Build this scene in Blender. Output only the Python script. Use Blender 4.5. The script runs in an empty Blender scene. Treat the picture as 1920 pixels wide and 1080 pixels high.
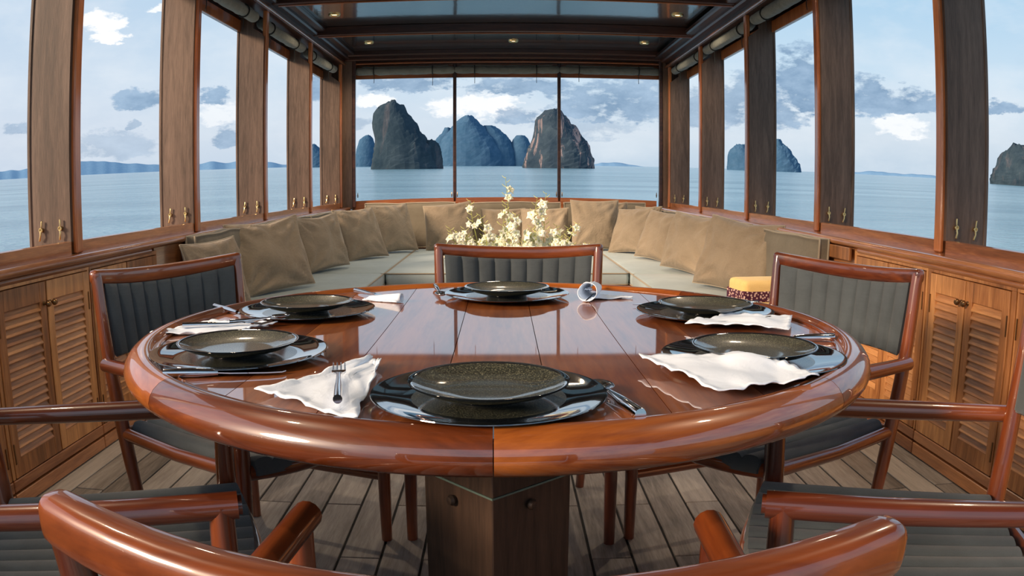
import bpy, bmesh, math, random
from mathutils import Vector, Matrix, noise
random.seed(7)
S = bpy.context.scene
COL = S.collection
PI = math.pi
R = math.radians

# ------------------------------------------------------------------ camera
# the photograph has a fisheye-like projection (angle proportional to image radius)
cd = bpy.data.cameras.new('camera'); cam = bpy.data.objects.new('camera', cd); COL.objects.link(cam)
S.camera = cam
CAMP = Vector((0.011, -1.61, 1.038)); PITCH = 0.12872; YAW = 0.01179
f = Vector((math.sin(YAW)*math.cos(PITCH), math.cos(YAW)*math.cos(PITCH), -math.sin(PITCH)))
r = Vector((math.cos(YAW), -math.sin(YAW), 0)); u = r.cross(f)
cam.matrix_world = Matrix(((r.x, u.x, -f.x, CAMP.x), (r.y, u.y, -f.y, CAMP.y), (r.z, u.z, -f.z, CAMP.z), (0, 0, 0, 1)))
cd.type = 'PANO'
cd.sensor_fit = 'HORIZONTAL'; cd.sensor_width = 36.0
cd.clip_start = 0.02; cd.clip_end = 60000
FM = 1515.0/1920*36
cc = cd.cycles if hasattr(cd, 'cycles') and hasattr(cd.cycles, 'panorama_type') else cd
cc.panorama_type = 'FISHEYE_LENS_POLYNOMIAL'
cc.fisheye_fov = R(180)
cc.fisheye_polynomial_k0 = 0.0
cc.fisheye_polynomial_k1 = -1.0/FM
cc.fisheye_polynomial_k2 = 0.0
cc.fisheye_polynomial_k3 = 0.00326/FM**3
cc.fisheye_polynomial_k4 = 0.0

# ------------------------------------------------------------------ world sky
W = bpy.data.worlds.new('sky'); S.world = W; W.use_nodes = True
nt = W.node_tree; nt.nodes.clear()
def N(t, **k):
    n = nt.nodes.new(t)
    for a, b in k.items(): setattr(n, a, b)
    return n
def L(a, b): nt.links.new(a, b)
def M(op, a, b=None, c=None, clamp=False):
    n = nt.nodes.new('ShaderNodeMath'); n.operation = op; n.use_clamp = clamp
    for i, v in enumerate((a, b, c)):
        if v is None: continue
        if isinstance(v, (int, float)): n.inputs[i].default_value = v
        else: nt.links.new(v, n.inputs[i])
    return n.outputs[0]
def MIX(fac, a, b):
    n = nt.nodes.new('ShaderNodeMix'); n.data_type = 'RGBA'
    for i, v in ((0, fac), (6, a), (7, b)):
        if isinstance(v, (int, float)): n.inputs[i].default_value = v
        elif isinstance(v, tuple): n.inputs[i].default_value = (*v, 1)
        else: nt.links.new(v, n.inputs[i])
    return n.outputs[2]
tc = N('ShaderNodeTexCoord'); sep = N('ShaderNodeSeparateXYZ'); L(tc.outputs['Generated'], sep.inputs[0])
el = M('MULTIPLY', M('ARCSINE', sep.outputs[2]), 180/PI)
az = M('MULTIPLY', M('ARCTAN2', sep.outputs[0], sep.outputs[1]), 180/PI)
comb = N('ShaderNodeCombineXYZ'); L(M('MULTIPLY', az, 1/10), comb.inputs[0]); L(M('MULTIPLY', el, 1/5), comb.inputs[1])
def NOI(scale, det, rough, off):
    mp = N('ShaderNodeMapping'); L(comb.outputs[0], mp.inputs[0]); mp.inputs['Location'].default_value = off
    n = N('ShaderNodeTexNoise'); n.inputs['Scale'].default_value = scale; n.inputs['Detail'].default_value = det; n.inputs['Roughness'].default_value = rough
    L(mp.outputs[0], n.inputs['Vector']); return n.outputs['Fac']
ramp = N('ShaderNodeValToRGB'); L(M('DIVIDE', el, 40, clamp=True), ramp.inputs[0])
cr = ramp.color_ramp; cr.elements[0].position = 0.03; cr.elements[0].color = (0.50, 0.62, 0.74, 1)
cr.elements[1].position = 1.0; cr.elements[1].color = (0.17, 0.36, 0.62, 1)
for p_, c_ in ((0.09, (0.62, 0.71, 0.80)), (0.20, (0.56, 0.71, 0.84)), (0.36, (0.38, 0.60, 0.80)), (0.60, (0.25, 0.47, 0.74))):
    e = cr.elements.new(p_); e.color = (*c_, 1)
# left part of the sky is paler and slightly lavender
leftness = M('MULTIPLY_ADD', M('SINE', M('MULTIPLY', M('ADD', az, 10), PI/180)), -0.9, 0.25, clamp=True)
col = MIX(M('MULTIPLY', leftness, 0.75), ramp.outputs[0], (0.60, 0.66, 0.78))
# thin veil
veil = M('MULTIPLY', M('SUBTRACT', NOI(1.1, 5, 0.6, (3, 1, 0)), 0.42), 2.2, clamp=True)
col = MIX(M('MULTIPLY', veil, 0.8), col, (0.80, 0.85, 0.90))
n1 = NOI(3.2, 6, 0.62, (0, 0, 0)); n2 = NOI(7.5, 5, 0.6, (5, 2, 0))
nn = M('ADD', M('MULTIPLY', M('SUBTRACT', n1, 0.5), 3.4), M('MULTIPLY', M('SUBTRACT', n2, 0.5), 3.2))
azw = M('ADD', az, M('MULTIPLY', M('SUBTRACT', NOI(5.0, 5, .65, (1, 7, 0)), 0.5), 3.0)); elw = M('ADD', el, M('MULTIPLY', M('SUBTRACT', NOI(6.0, 5, .65, (4, 3, 0)), 0.5), 1.6))
# cloud banks: (azimuth, elevation, half width, half height, strength); positive = grey cloud, negative = lit white cloud
BL = [(-25.5,6.2,1.6,.64,1),(-30.9,6.0,.95,.34,.7),(-34.3,4.5,1.2,.4,.6),(-26.4,4.6,.6,.3,.6),(-20.3,6.4,1.06,.6,1),(-12.9,6.8,1.7,.83,1),(-19.3,3.5,1.5,.6,.8),
      (-27.7,3.2,3.6,.9,.45),(-6.85,7.2,4.0,.6,.9),(1.4,7.0,3.6,.6,.9),(8.2,5.9,4.6,1.5,.9),(1.0,4.9,1.4,.6,.8),(5.6,4.4,3.4,1.1,.45),(-10.6,4.4,1.1,.45,.5),
      (21.0,7.5,2.1,2.2,1),(21.8,6.0,2.3,.95,1),(18.7,5.6,2.4,1.6,.9),(16.5,6.0,2.3,1.7,.8),(13.5,5.5,1.6,1.4,.7),(25.9,6.5,1.9,1.2,1),(28.9,6.2,1.7,.9,1),(31.2,5.9,1.9,.45,.9),(34.5,5.9,2.3,.4,1),
      (-28.5,11.6,1.4,.75,-1),(-28.0,10.6,1.4,.4,-1),(-24.0,12.5,.95,.3,-.8),(28.5,4.5,1.9,.8,-.7),(-9.0,6.0,1.5,.5,-.8),(-1.6,5.6,3.0,.9,-.8),(-19.3,5.2,2.3,.8,-.5)]
dark = None; lite = None
for a_, e_, ra, re, s_ in BL:
    dx = M('DIVIDE', M('SUBTRACT', azw, a_), ra*1.1); dy = M('DIVIDE', M('SUBTRACT', elw, e_-re*.35), re*1.45)
    dy = M('MULTIPLY', dy, M('ADD', 1.0, M('LESS_THAN', dy, 0.0)))        # flat cloud bases
    d2 = M('ADD', M('MULTIPLY', dx, dx), M('MULTIPLY', dy, dy))
    v = M('MULTIPLY', M('MULTIPLY', M('ADD', M('SUBTRACT', 1.15, d2), nn), 1.5, clamp=True), abs(s_))
    if s_ > 0: dark = v if dark is None else M('MAXIMUM', dark, v)
    else: lite = v if lite is None else M('MAXIMUM', lite, v)
# general banks of cloud low over the horizon all the way round, and broken cloud higher up
band = M('MULTIPLY', M('SUBTRACT', 1.0, M('DIVIDE', M('ABSOLUTE', M('SUBTRACT', el, 9.5)), 9.0)), 1.0, clamp=True)
away = M('MULTIPLY', M('SUBTRACT', M('ABSOLUTE', az), 36), 0.2, clamp=True)
gen = M('MULTIPLY', M('MULTIPLY', M('MULTIPLY', M('SUBTRACT', NOI(1.6, 6, .6, (9, 4, 0)), 0.5), 5, clamp=True), band), away)
dark = M('MAXIMUM', dark, M('MULTIPLY', gen, 0.7))
high = M('MULTIPLY', M('MULTIPLY', M('SUBTRACT', NOI(.8, 6, .6, (2, 8, 0)), 0.46), 4, clamp=True), M('MULTIPLY', M('SUBTRACT', el, 13), 0.15, clamp=True))
lite = M('MAXIMUM', lite, M('MULTIPLY', high, 0.6))
col = MIX(lite, col, (1.0, 1.0, 1.0))
dc = MIX(M('MULTIPLY_ADD', n1, 3.2, -1.1, clamp=True), (0.17, 0.29, 0.45), (0.35, 0.49, 0.66))
col = MIX(M('MULTIPLY', dark, 0.95), col, dc)
bg = N('ShaderNodeBackground'); L(col, bg.inputs[0]); bg.inputs[1].default_value = 0.76
out = N('ShaderNodeOutputWorld'); L(bg.outputs[0], out.inputs[0])

# ------------------------------------------------------------------ sun, exposure
sd = bpy.data.lights.new('sun', 'SUN'); sun = bpy.data.objects.new('sun', sd); COL.objects.link(sun)
sd.energy = 3.9; sd.color = (1.0, 0.74, 0.52); sd.angle = R(14)
sdir = Vector((0.80, 0.50, -0.34)).normalized()      # direction the light travels
sun.rotation_euler = sdir.to_track_quat('-Z', 'Y').to_euler(); sun.location = (-6, -4, 5)
S.view_settings.view_transform = 'Standard'; S.view_settings.look = 'None'
S.view_settings.exposure = 0.50; S.view_settings.gamma = 1.0; S.view_settings.use_curve_mapping = False
LAMP_W = 15.0

# ------------------------------------------------------------------ materials
MATS = {}
class Mat:
    def __init__(s, name):
        s.m = bpy.data.materials.new(name); s.m.use_nodes = True; s.t = s.m.node_tree; s.b = s.t.nodes['Principled BSDF']; MATS[name] = s.m
        s.tc = s.t.nodes.new('ShaderNodeTexCoord'); s.oi = s.t.nodes.new('ShaderNodeObjectInfo')
    def n(s, t, **k):
        x = s.t.nodes.new(t)
        for a, b in k.items(): setattr(x, a, b)
        return x
    def l(s, a, b): s.t.links.new(a, b)
    def set(s, **k):
        for a, v in k.items(): s.b.inputs[a.replace('_', ' ')].default_value = v
        return s
    def vec(s, scale, rnd=True, space='Object'):
        m = s.n('ShaderNodeMapping'); s.l(s.tc.outputs[space], m.inputs[0]); m.inputs['Scale'].default_value = scale
        if rnd:
            c = s.n('ShaderNodeVectorMath', operation='SCALE'); c.inputs[0].default_value = (7.3, 11.1, 5.7); s.l(s.oi.outputs['Random'], c.inputs['Scale'])
            s.l(c.outputs[0], m.inputs['Location'])
        return m.outputs[0]
    def noise(s, vec, scale, det=4, rough=.5, dist=0):
        n = s.n('ShaderNodeTexNoise'); s.l(vec, n.inputs['Vector']); n.inputs['Scale'].default_value = scale; n.inputs['Detail'].default_value = det
        n.inputs['Roughness'].default_value = rough; n.inputs['Distortion'].default_value = dist; return n.outputs['Fac']
    def ramp(s, fac, stops):
        n = s.n('ShaderNodeValToRGB'); s.l(fac, n.inputs[0]); e = n.color_ramp.elements
        e[0].position = stops[0][0]; e[0].color = (*stops[0][1], 1); e[1].position = stops[-1][0]; e[1].color = (*stops[-1][1], 1)
        for p, c in stops[1:-1]:
            x = e.new(p); x.color = (*c, 1)
        return n.outputs[0]
    def bump(s, h, strength, dist=.01, nrm=None):
        n = s.n('ShaderNodeBump'); s.l(h, n.inputs['Height']); n.inputs['Strength'].default_value = strength; n.inputs['Distance'].default_value = dist
        if nrm is not None: s.l(nrm, n.inputs['Normal'])
        return n.outputs[0]
    def math(s, op, a, b):
        n = s.n('ShaderNodeMath', operation=op)
        for i, v in enumerate((a, b)):
            if isinstance(v, (int, float)): n.inputs[i].default_value = v
            else: s.l(v, n.inputs[i])
        return n.outputs[0]

def wood(name, dark_, light_, grain, rough, coat=0, coat_ior=1.5, coat_rough=.04, bump=.15, var=.25, knots=0.0, sc=1.0):
    m = Mat(name); ax = {'x': (1.2, 14, 14), 'y': (14, 1.2, 14), 'z': (14, 14, 1.2)}[grain]
    ax = tuple(a*sc for a in ax)
    v = m.vec(ax); a = m.noise(v, 2.2, 8, .62, .6); b = m.noise(m.vec(tuple(q*4 for q in ax)), 3.0, 4, .6)
    big = m.noise(m.vec(tuple(q*.14 for q in ax)), 2.0, 2, .5)
    fac = m.math('ADD', m.math('MULTIPLY', a, .6), m.math('ADD', m.math('MULTIPLY', b, .28), m.math('MULTIPLY', m.math('SUBTRACT', m.oi.outputs['Random'], .5), var)))
    fac = m.math('ADD', fac, m.math('MULTIPLY', m.math('SUBTRACT', big, .5), .55))
    c = m.ramp(fac, [(.22, tuple(x*.55 for x in dark_)), (.36, dark_), (.62, light_), (.8, tuple(min(1, x*1.25) for x in light_))])
    if knots:
        vo = m.n('ShaderNodeTexVoronoi'); m.l(m.vec((1, 1, 1)), vo.inputs['Vector']); vo.inputs['Scale'].default_value = 3.1
        k = m.ramp(m.math('ADD', vo.outputs['Distance'], m.math('MULTIPLY', a, .12)), [(.05, (1, 1, 1)), (.14, (0, 0, 0))])
        mx = m.n('ShaderNodeMix', data_type='RGBA'); m.l(m.math('MULTIPLY', k, knots), mx.inputs[0]); m.l(c, mx.inputs[6]); mx.inputs[7].default_value = (*[x*.12 for x in dark_], 1); c = mx.outputs[2]
    m.l(c, m.b.inputs['Base Color']); m.set(Roughness=rough)
    if bump: m.l(m.bump(b, bump, .002), m.b.inputs['Normal'])
    if coat:
        m.set(Coat_Weight=coat, Coat_IOR=coat_ior, Coat_Roughness=coat_rough)
        m.l(m.bump(big, .06, .01), m.b.inputs['Coat Normal'])
    return m.m
def plain(name, col, rough=.5, metal=0, bumpsc=0, bumpst=.2, var=0, coat=0, **k):
    m = Mat(name); m.set(Base_Color=(*col, 1), Roughness=rough, Metallic=metal, Coat_Weight=coat)
    if bumpsc:
        a = m.noise(m.vec((1, 1, 1), rnd=False), bumpsc, 4, .6); m.l(m.bump(a, bumpst, .004), m.b.inputs['Normal'])
        if var:
            m.l(m.ramp(a, [(.3, tuple(c*(1-var) for c in col)), (.7, tuple(min(1, c*(1+var)) for c in col))]), m.b.inputs['Base Color'])
    for a, v in k.items(): m.b.inputs[a.replace('_', ' ')].default_value = v
    return m.m
def fabric(name, c1, c2, weave=420, fold=9, rough=.95, foldst=.5, sheen=.15):
    m = Mat(name); v = m.vec((1, 1, 1)); w = m.noise(v, weave, 2, .6); b = m.noise(v, fold, 4, .6, .4); st = m.noise(m.vec((1, 1, 9)), 22, 3, .6)
    fac = m.math('ADD', m.math('MULTIPLY', w, .35), m.math('ADD', m.math('MULTIPLY', b, .4), m.math('MULTIPLY', m.math('ADD', m.oi.outputs['Random'], st), .13)))
    m.l(m.ramp(fac, [(.3, c1), (.68, c2)]), m.b.inputs['Base Color']); m.set(Roughness=rough, Sheen_Weight=sheen)
    n1_ = m.bump(b, foldst, .02); m.l(m.bump(w, .35, .0015, n1_), m.b.inputs['Normal']); return m.m

M_table = wood('table_wood', (.20, .050, .012), (.46, .150, .036), 'y', .35, 1.0, 4.2, .025, bump=.0, var=.22, sc=.55)
M_rim = wood('table_rim_wood', (.17, .036, .006), (.46, .135, .020), 'x', .35, 1.0, 1.9, .035, bump=0, var=.1, knots=.9, sc=.5)
M_chair = wood('chair_wood_upright', (.085, .017, .006), (.26, .062, .014), 'z', .32, 1.0, 1.6, .05, bump=.0, var=.10, sc=.5)
M_chairx = wood('chair_wood_cross', (.095, .019, .006), (.30, .072, .015), 'x', .32, 1.0, 1.6, .05, bump=.0, var=.10, sc=.5)
M_chairy = wood('chair_wood_long', (.095, .019, .006), (.29, .070, .015), 'y', .32, 1.0, 1.6, .05, bump=.0, var=.10, sc=.5)
M_lock = wood('locker_teak', (.40, .16, .052), (.76, .37, .135), 'z', .42, .35, 1.45, .25, bump=.12, var=.30)
M_slat = wood('slat_teak', (.42, .175, .058), (.76, .37, .14), 'y', .45, .25, 1.45, .3, bump=.12, var=.16)
M_rail = wood('rail_teak', (.28, .096, .032), (.58, .245, .09), 'y', .30, .8, 1.5, .12, bump=.05, var=.2)
M_railx = wood('rail_teak_cross', (.24, .07, .022), (.46, .16, .05), 'x', .30, .8, 1.5, .12, bump=.05, var=.2)
M_case = wood('casing_teak', (.38, .115, .035), (.68, .25, .08), 'z', .28, .8, 1.5, .10, bump=.03, var=.15)
M_post = wood('post_wood', (.085, .052, .034), (.185, .120, .085), 'z', .55, .0, bump=.2, var=.15, sc=1.3)
M_deck = wood('deck_teak', (.23, .20, .175), (.43, .385, .34), 'y', .65, .0, bump=.3, var=.24, sc=1.2)
M_dark = wood('dark_beam', (.030, .010, .006), (.095, .034, .018), 'x', .4, .35, 1.45, .2, bump=0, var=.2)
M_darky = wood('dark_beam_long', (.030, .010, .006), (.10, .034, .018), 'y', .4, .35, 1.45, .2, bump=0, var=.2)
M_ped = wood('pedestal_wood', (.030, .017, .011), (.085, .048, .030), 'z', .55, .1, bump=.3, var=.2)
M_bead = wood('bead_varnish', (.20, .06, .02), (.40, .15, .05), 'y', .25, 1.0, 2.2, .05, bump=0, var=.1)
M_caulk = plain('black_caulk', (.012, .012, .013), .8)
M_ceil = Mat('ceiling_lacquer'); M_ceil.set(Base_Color=(.028, .026, .026, 1), Roughness=.22, Coat_Weight=1.0, Coat_IOR=2.3, Coat_Roughness=.07)
M_ceil.l(M_ceil.bump(M_ceil.noise(M_ceil.vec((1, 1, 1), False), 5, 5, .6), .05, .03), M_ceil.b.inputs['Coat Normal']); M_ceil = M_ceil.m
M_pillow = fabric('pillow_linen', (.20, .155, .105), (.34, .275, .195), 430, 8, foldst=.8)
M_back = fabric('shaded_bolster_linen', (.12, .102, .072), (.21, .182, .132), 430, 6, foldst=.3)  # olive linen darkened to carry the shade behind the pillows
M_seatc = fabric('seat_cushion_canvas', (.27, .335, .345), (.42, .505, .515), 380, 4, foldst=.25)
M_char = fabric('charcoal_fabric', (.040, .050, .056), (.088, .108, .120), 900, 10, foldst=.1)
M_canvas = fabric('awning_canvas', (.13, .14, .12), (.27, .28, .235), 300, 14, foldst=.5)
M_strap = plain('strap_black', (.02, .022, .02), .8)
M_yellow = fabric('yellow_fabric', (.80, .52, .16), (.95, .70, .30), 300, 8, foldst=.1)
M_brass = plain('brass', (.75, .55, .25), .28, 1)
M_bronze = plain('dark_bronze', (.22, .13, .06), .3, .9)
M_steel = plain('polished_steel', (.72, .73, .76), .10, 1)
M_nap = Mat('napkin_cloth'); v_ = M_nap.vec((1, 1, 1), False); a_ = M_nap.noise(v_, 700, 2, .5); b_ = M_nap.noise(v_, 22, 4, .6, .5)
M_nap.set(Base_Color=(.73, .83, .96, 1), Roughness=.9); M_nap.l(M_nap.bump(a_, .2, .001, M_nap.bump(b_, .35, .006)), M_nap.b.inputs['Normal']); M_nap = M_nap.m
M_plate = Mat('speckled_plate'); v_ = M_plate.vec((1, 1, 1), False)
sp = M_plate.noise(v_, 420, 3, .7); M_plate.l(M_plate.ramp(sp, [(.44, (.012, .015, .012)), (.56, (.050, .053, .036)), (.70, (.30, .30, .20))]), M_plate.b.inputs['Base Color'])
M_plate.set(Roughness=.4, Coat_Weight=.9, Coat_Roughness=.07, Coat_IOR=1.5); M_plate = M_plate.m
M_gloss = plain('black_glaze', (.010, .013, .016), .05, coat=1.0, Coat_IOR=1.9, Coat_Roughness=.02)
M_lamp = Mat('lamp_glow'); M_lamp.set(Base_Color=(1, .8, .5, 1), Emission_Color=(1, .72, .40, 1), Emission_Strength=3.0); M_lamp = M_lamp.m
M_petal = fabric('orchid_petal', (.86, .88, .62), (.98, .98, .88), 90, 12, .6, .2, 0)
M_bud = plain('orchid_bud', (.74, .76, .26), .6)
M_stem = plain('orchid_stem', (.42, .46, .12), .6)
M_vase = plain('white_ceramic', (.8, .8, .76), .2)
M_pipe = fabric('piping_cord', (.28, .23, .16), (.42, .36, .27), 500, 8, foldst=.1)
# band with dark red embroidered pattern
M_band = Mat('embroidered_band'); v_ = M_band.vec((1, 1, 1), False); vo = M_band.n('ShaderNodeTexVoronoi'); M_band.l(v_, vo.inputs['Vector']); vo.inputs['Scale'].default_value = 75
M_band.l(M_band.ramp(vo.outputs['Distance'], [(.30, (.70, .50, .42)), (.42, (.10, .015, .03)), (.8, (.05, .01, .04))]), M_band.b.inputs['Base Color']); M_band.set(Roughness=.9); M_band = M_band.m
# sea
m = Mat('sea_water'); v1 = m.vec((1, 1.6, 1), False)
h = m.math('ADD', m.math('MULTIPLY', m.noise(v1, .32, 6, .62), 1.0), m.math('MULTIPLY', m.noise(v1, 1.5, 4, .6), .35))
m.set(Roughness=.16, IOR=1.33, Specular_IOR_Level=.9)
lane = m.ramp(m.noise(m.vec((.004, .02, 1), False), 2.0, 4, .6), [(.35, (.09, .22, .30)), (.65, (.24, .42, .50))]); m.l(lane, m.b.inputs['Base Color'])
m.l(m.bump(h, .8, .7), m.b.inputs['Normal']); M_sea = m.m
def rock(name, dark_, light_, streak):  # bluish aerial haze is painted into the rock base colours
    m = Mat(name); a = m.noise(m.vec((.02, .02, .02), False), 2.2, 8, .7, .3); v = m.noise(m.vec((.06, .06, .012), False), 1.2, 5, .7, .8)
    c = m.ramp(a, [(.35, dark_), (.65, light_)])
    if streak:
        k = m.ramp(v, [(.56, (0, 0, 0)), (.66, (1, 1, 1))]); sp_ = m.n('ShaderNodeSeparateXYZ'); g = m.n('ShaderNodeNewGeometry'); m.l(g.outputs['Normal'], sp_.inputs[0])
        k2 = m.math('MULTIPLY', k, streak)
        mx = m.n('ShaderNodeMix', data_type='RGBA'); m.l(k2, mx.inputs[0]); m.l(c, mx.inputs[6]); mx.inputs[7].default_value = (.44, .32, .30, 1); c = mx.outputs[2]
    m.l(c, m.b.inputs['Base Color']); m.set(Roughness=1, Specular_IOR_Level=0); return m.m
M_rock_near = rock('limestone_jungle_haze_tint', (.022, .042, .062), (.050, .078, .10), .10)
M_rock_face = rock('limestone_cliff_haze_tint', (.025, .045, .070), (.060, .090, .115), .85)
M_rock_far = rock('rock_haze_tint', (.040, .105, .19), (.065, .14, .235), 0)
M_ridge = rock('ridge_haze_tint', (.15, .29, .46), (.18, .33, .50), 0)

# ------------------------------------------------------------------ mesh helpers
def obj(name, bm, mat=None, parent=None, loc=None, rot=None, smooth=False, kind=None):
    me = bpy.data.meshes.new(name); bm.normal_update(); bm.to_mesh(me); bm.free()
    if mat is not None:
        for mm in (mat if isinstance(mat, (list, tuple)) else [mat]): me.materials.append(mm)
    if smooth:
        me.shade_smooth()
    o = bpy.data.objects.new(name, me); COL.objects.link(o)
    if parent is not None: o.parent = parent
    if loc: o.location = loc
    if rot: o.rotation_euler = rot
    if kind: o['kind'] = kind
    return o
def inst(o, parent=None, loc=None, rot=None, scale=None):
    c = o.copy(); COL.objects.link(c)
    c.parent = parent
    if loc is not None: c.location = loc
    if rot is not None: c.rotation_euler = rot
    if scale is not None: c.scale = scale
    return c
def copy_tree(o, parent=None):
    c = o.copy(); COL.objects.link(c); c.parent = parent
    for ch in list(o.children): copy_tree(ch, c)
    return c
def empty(name, loc=(0, 0, 0), rz=0, parent=None):
    o = bpy.data.objects.new(name, None); COL.objects.link(o); o.location = loc; o.rotation_euler = (0, 0, rz); o.empty_display_size = .1
    if parent is not None: o.parent = parent
    return o
def tag(o, label, cat, group=None, kind=None):
    o['label'] = label; o['category'] = cat
    if group: o['group'] = group
    if kind: o['kind'] = kind
    return o
def box(bm, x0, x1, y0, y1, z0, z1, bev=0, mi=0, seg=1):
    vs = [bm.verts.new((x, y, z)) for x in (x0, x1) for y in (y0, y1) for z in (z0, z1)]
    fs = [bm.faces.new([vs[i] for i in q]) for q in ((0, 1, 3, 2), (4, 6, 7, 5), (0, 4, 5, 1), (2, 3, 7, 6), (0, 2, 6, 4), (1, 5, 7, 3))]
    for f_ in fs: f_.material_index = mi
    if bev:
        ed = list({e for f_ in fs for e in f_.edges}); bmesh.ops.bevel(bm, geom=ed, offset=bev, segments=seg, profile=.6, affect='EDGES')
    return vs
def prism(bm, pts, axis, a0, a1, mi=0):
    """polygon pts (2D) extruded along axis: axis 'y' -> pts are (x,z); 'x' -> (y,z); 'z' -> (x,y)"""
    def P(p, a):
        return {'y': (p[0], a, p[1]), 'x': (a, p[0], p[1]), 'z': (p[0], p[1], a)}[axis]
    A = [bm.verts.new(P(p, a0)) for p in pts]; B = [bm.verts.new(P(p, a1)) for p in pts]; n = len(pts); fs = []
    fs.append(bm.faces.new(A[::-1])); fs.append(bm.faces.new(B))
    for i in range(n): fs.append(bm.faces.new((A[i], A[(i+1) % n], B[(i+1) % n], B[i])))
    for f_ in fs: f_.material_index = mi
    bmesh.ops.recalc_face_normals(bm, faces=fs)
def tube(bm, pts, rad, n=12, ry=None, cap=True, up=None, round_end=False):
    """tube through pts; rad scalar or list; ry = second radius (elliptical section)"""
    pts = [Vector(p) for p in pts]; k = len(pts)
    rad = [rad]*k if isinstance(rad, (int, float)) else list(rad)
    ry_ = rad if ry is None else ([ry]*k if isinstance(ry, (int, float)) else list(ry))
    if round_end:
        def ext(p0, p1, r0, r1):
            d = (p0-p1).normalized(); return [(p0+d*r0*.9*s_, r0*c_, r1*c_) for s_, c_ in ((1.0, .12), (.82, .57), (.5, .86))]
        e0 = ext(pts[0], pts[1], rad[0], ry_[0]); e1 = ext(pts[-1], pts[-2], rad[-1], ry_[-1])
        pts = [e[0] for e in e0]+pts+[e[0] for e in e1[::-1]]; rad = [e[1] for e in e0]+rad+[e[1] for e in e1[::-1]]; ry_ = [e[2] for e in e0]+ry_+[e[2] for e in e1[::-1]]
        k = len(pts)
    rings = []; ref = Vector(up) if up else None
    for i in range(k):
        t = (pts[min(i+1, k-1)]-pts[max(i-1, 0)]).normalized()
        if ref is None:
            ref = Vector((0, 0, 1)) if abs(t.z) < .9 else Vector((0, 1, 0))
        s_ = t.cross(ref)
        if s_.length < 1e-5: s_ = t.cross(Vector((1, 0, 0)))
        s_.normalize(); w = s_.cross(t).normalized()
        if up is None: ref = w
        rings.append([bm.verts.new(pts[i]+s_*(rad[i]*math.cos(2*PI*j/n))+w*(ry_[i]*math.sin(2*PI*j/n))) for j in range(n)])
    for i in range(k-1):
        for j in range(n): bm.faces.new((rings[i][j], rings[i][(j+1) % n], rings[i+1][(j+1) % n], rings[i+1][j]))
    if cap: bm.faces.new(rings[0][::-1]); bm.faces.new(rings[-1])
    return rings
def lathe(bm, prof, n=48, mi=None, cx=0, cy=0):
    rings = []
    for (r_, z_) in prof:
        if r_ < 1e-6: rings.append([bm.verts.new((cx, cy, z_))])
        else: rings.append([bm.verts.new((cx+r_*math.cos(2*PI*j/n), cy+r_*math.sin(2*PI*j/n), z_)) for j in range(n)])
    for i in range(len(rings)-1):
        a, b = rings[i], rings[i+1]
        for j in range(n):
            j2 = (j+1) % n
            if len(a) == 1 and len(b) == 1: continue
            if len(a) == 1: f_ = bm.faces.new((a[0], b[j], b[j2]))
            elif len(b) == 1: f_ = bm.faces.new((a[j], b[0], a[j2]))
            else: f_ = bm.faces.new((a[j], b[j], b[j2], a[j2]))
            if mi: f_.material_index = mi(i)
    bmesh.ops.recalc_face_normals(bm, faces=bm.faces)
def autosmooth(o, ang=40):
    me = o.data; me.shade_smooth(); me.set_sharp_from_angle(angle=R(ang)) if hasattr(me, 'set_sharp_from_angle') else None
    return o
NB = bmesh.new
# ================================================================== SETTING
# ---- floor of narrow teak planks with black caulk between
fl = NB(); box(fl, -1.66, 1.70, -2.6, 7.05, -.06, -.006); floor = obj('floor', fl, M_caulk, kind='structure')
rnd = random.Random(3)
PX0, PW = .0205, .119
pm = {}
def plank_mesh(length):
    if length not in pm:
        b = NB(); box(b, .004, PW-.004, 0, length-.006, -.02, 0, .0015); me = bpy.data.meshes.new('plank'); b.to_mesh(me); b.free(); me.materials.append(M_deck); pm[length] = me
    return pm[length]
k = -14
while PX0+k*PW < 1.66:
    x = PX0+k*PW
    starts = [-2.6, -.55, .855, 2.9, 4.6, 7.05] if k % 2 else [-2.6, -1.3, .46, 2.3, 4.0, 7.05]
    for a, b in zip(starts, starts[1:]):
        o = bpy.data.objects.new('plank', plank_mesh(round(b-a, 3))); COL.objects.link(o); o.parent = floor; o.location = (x, a, rnd.uniform(-.0006, .0006))
    k += 1

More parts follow.
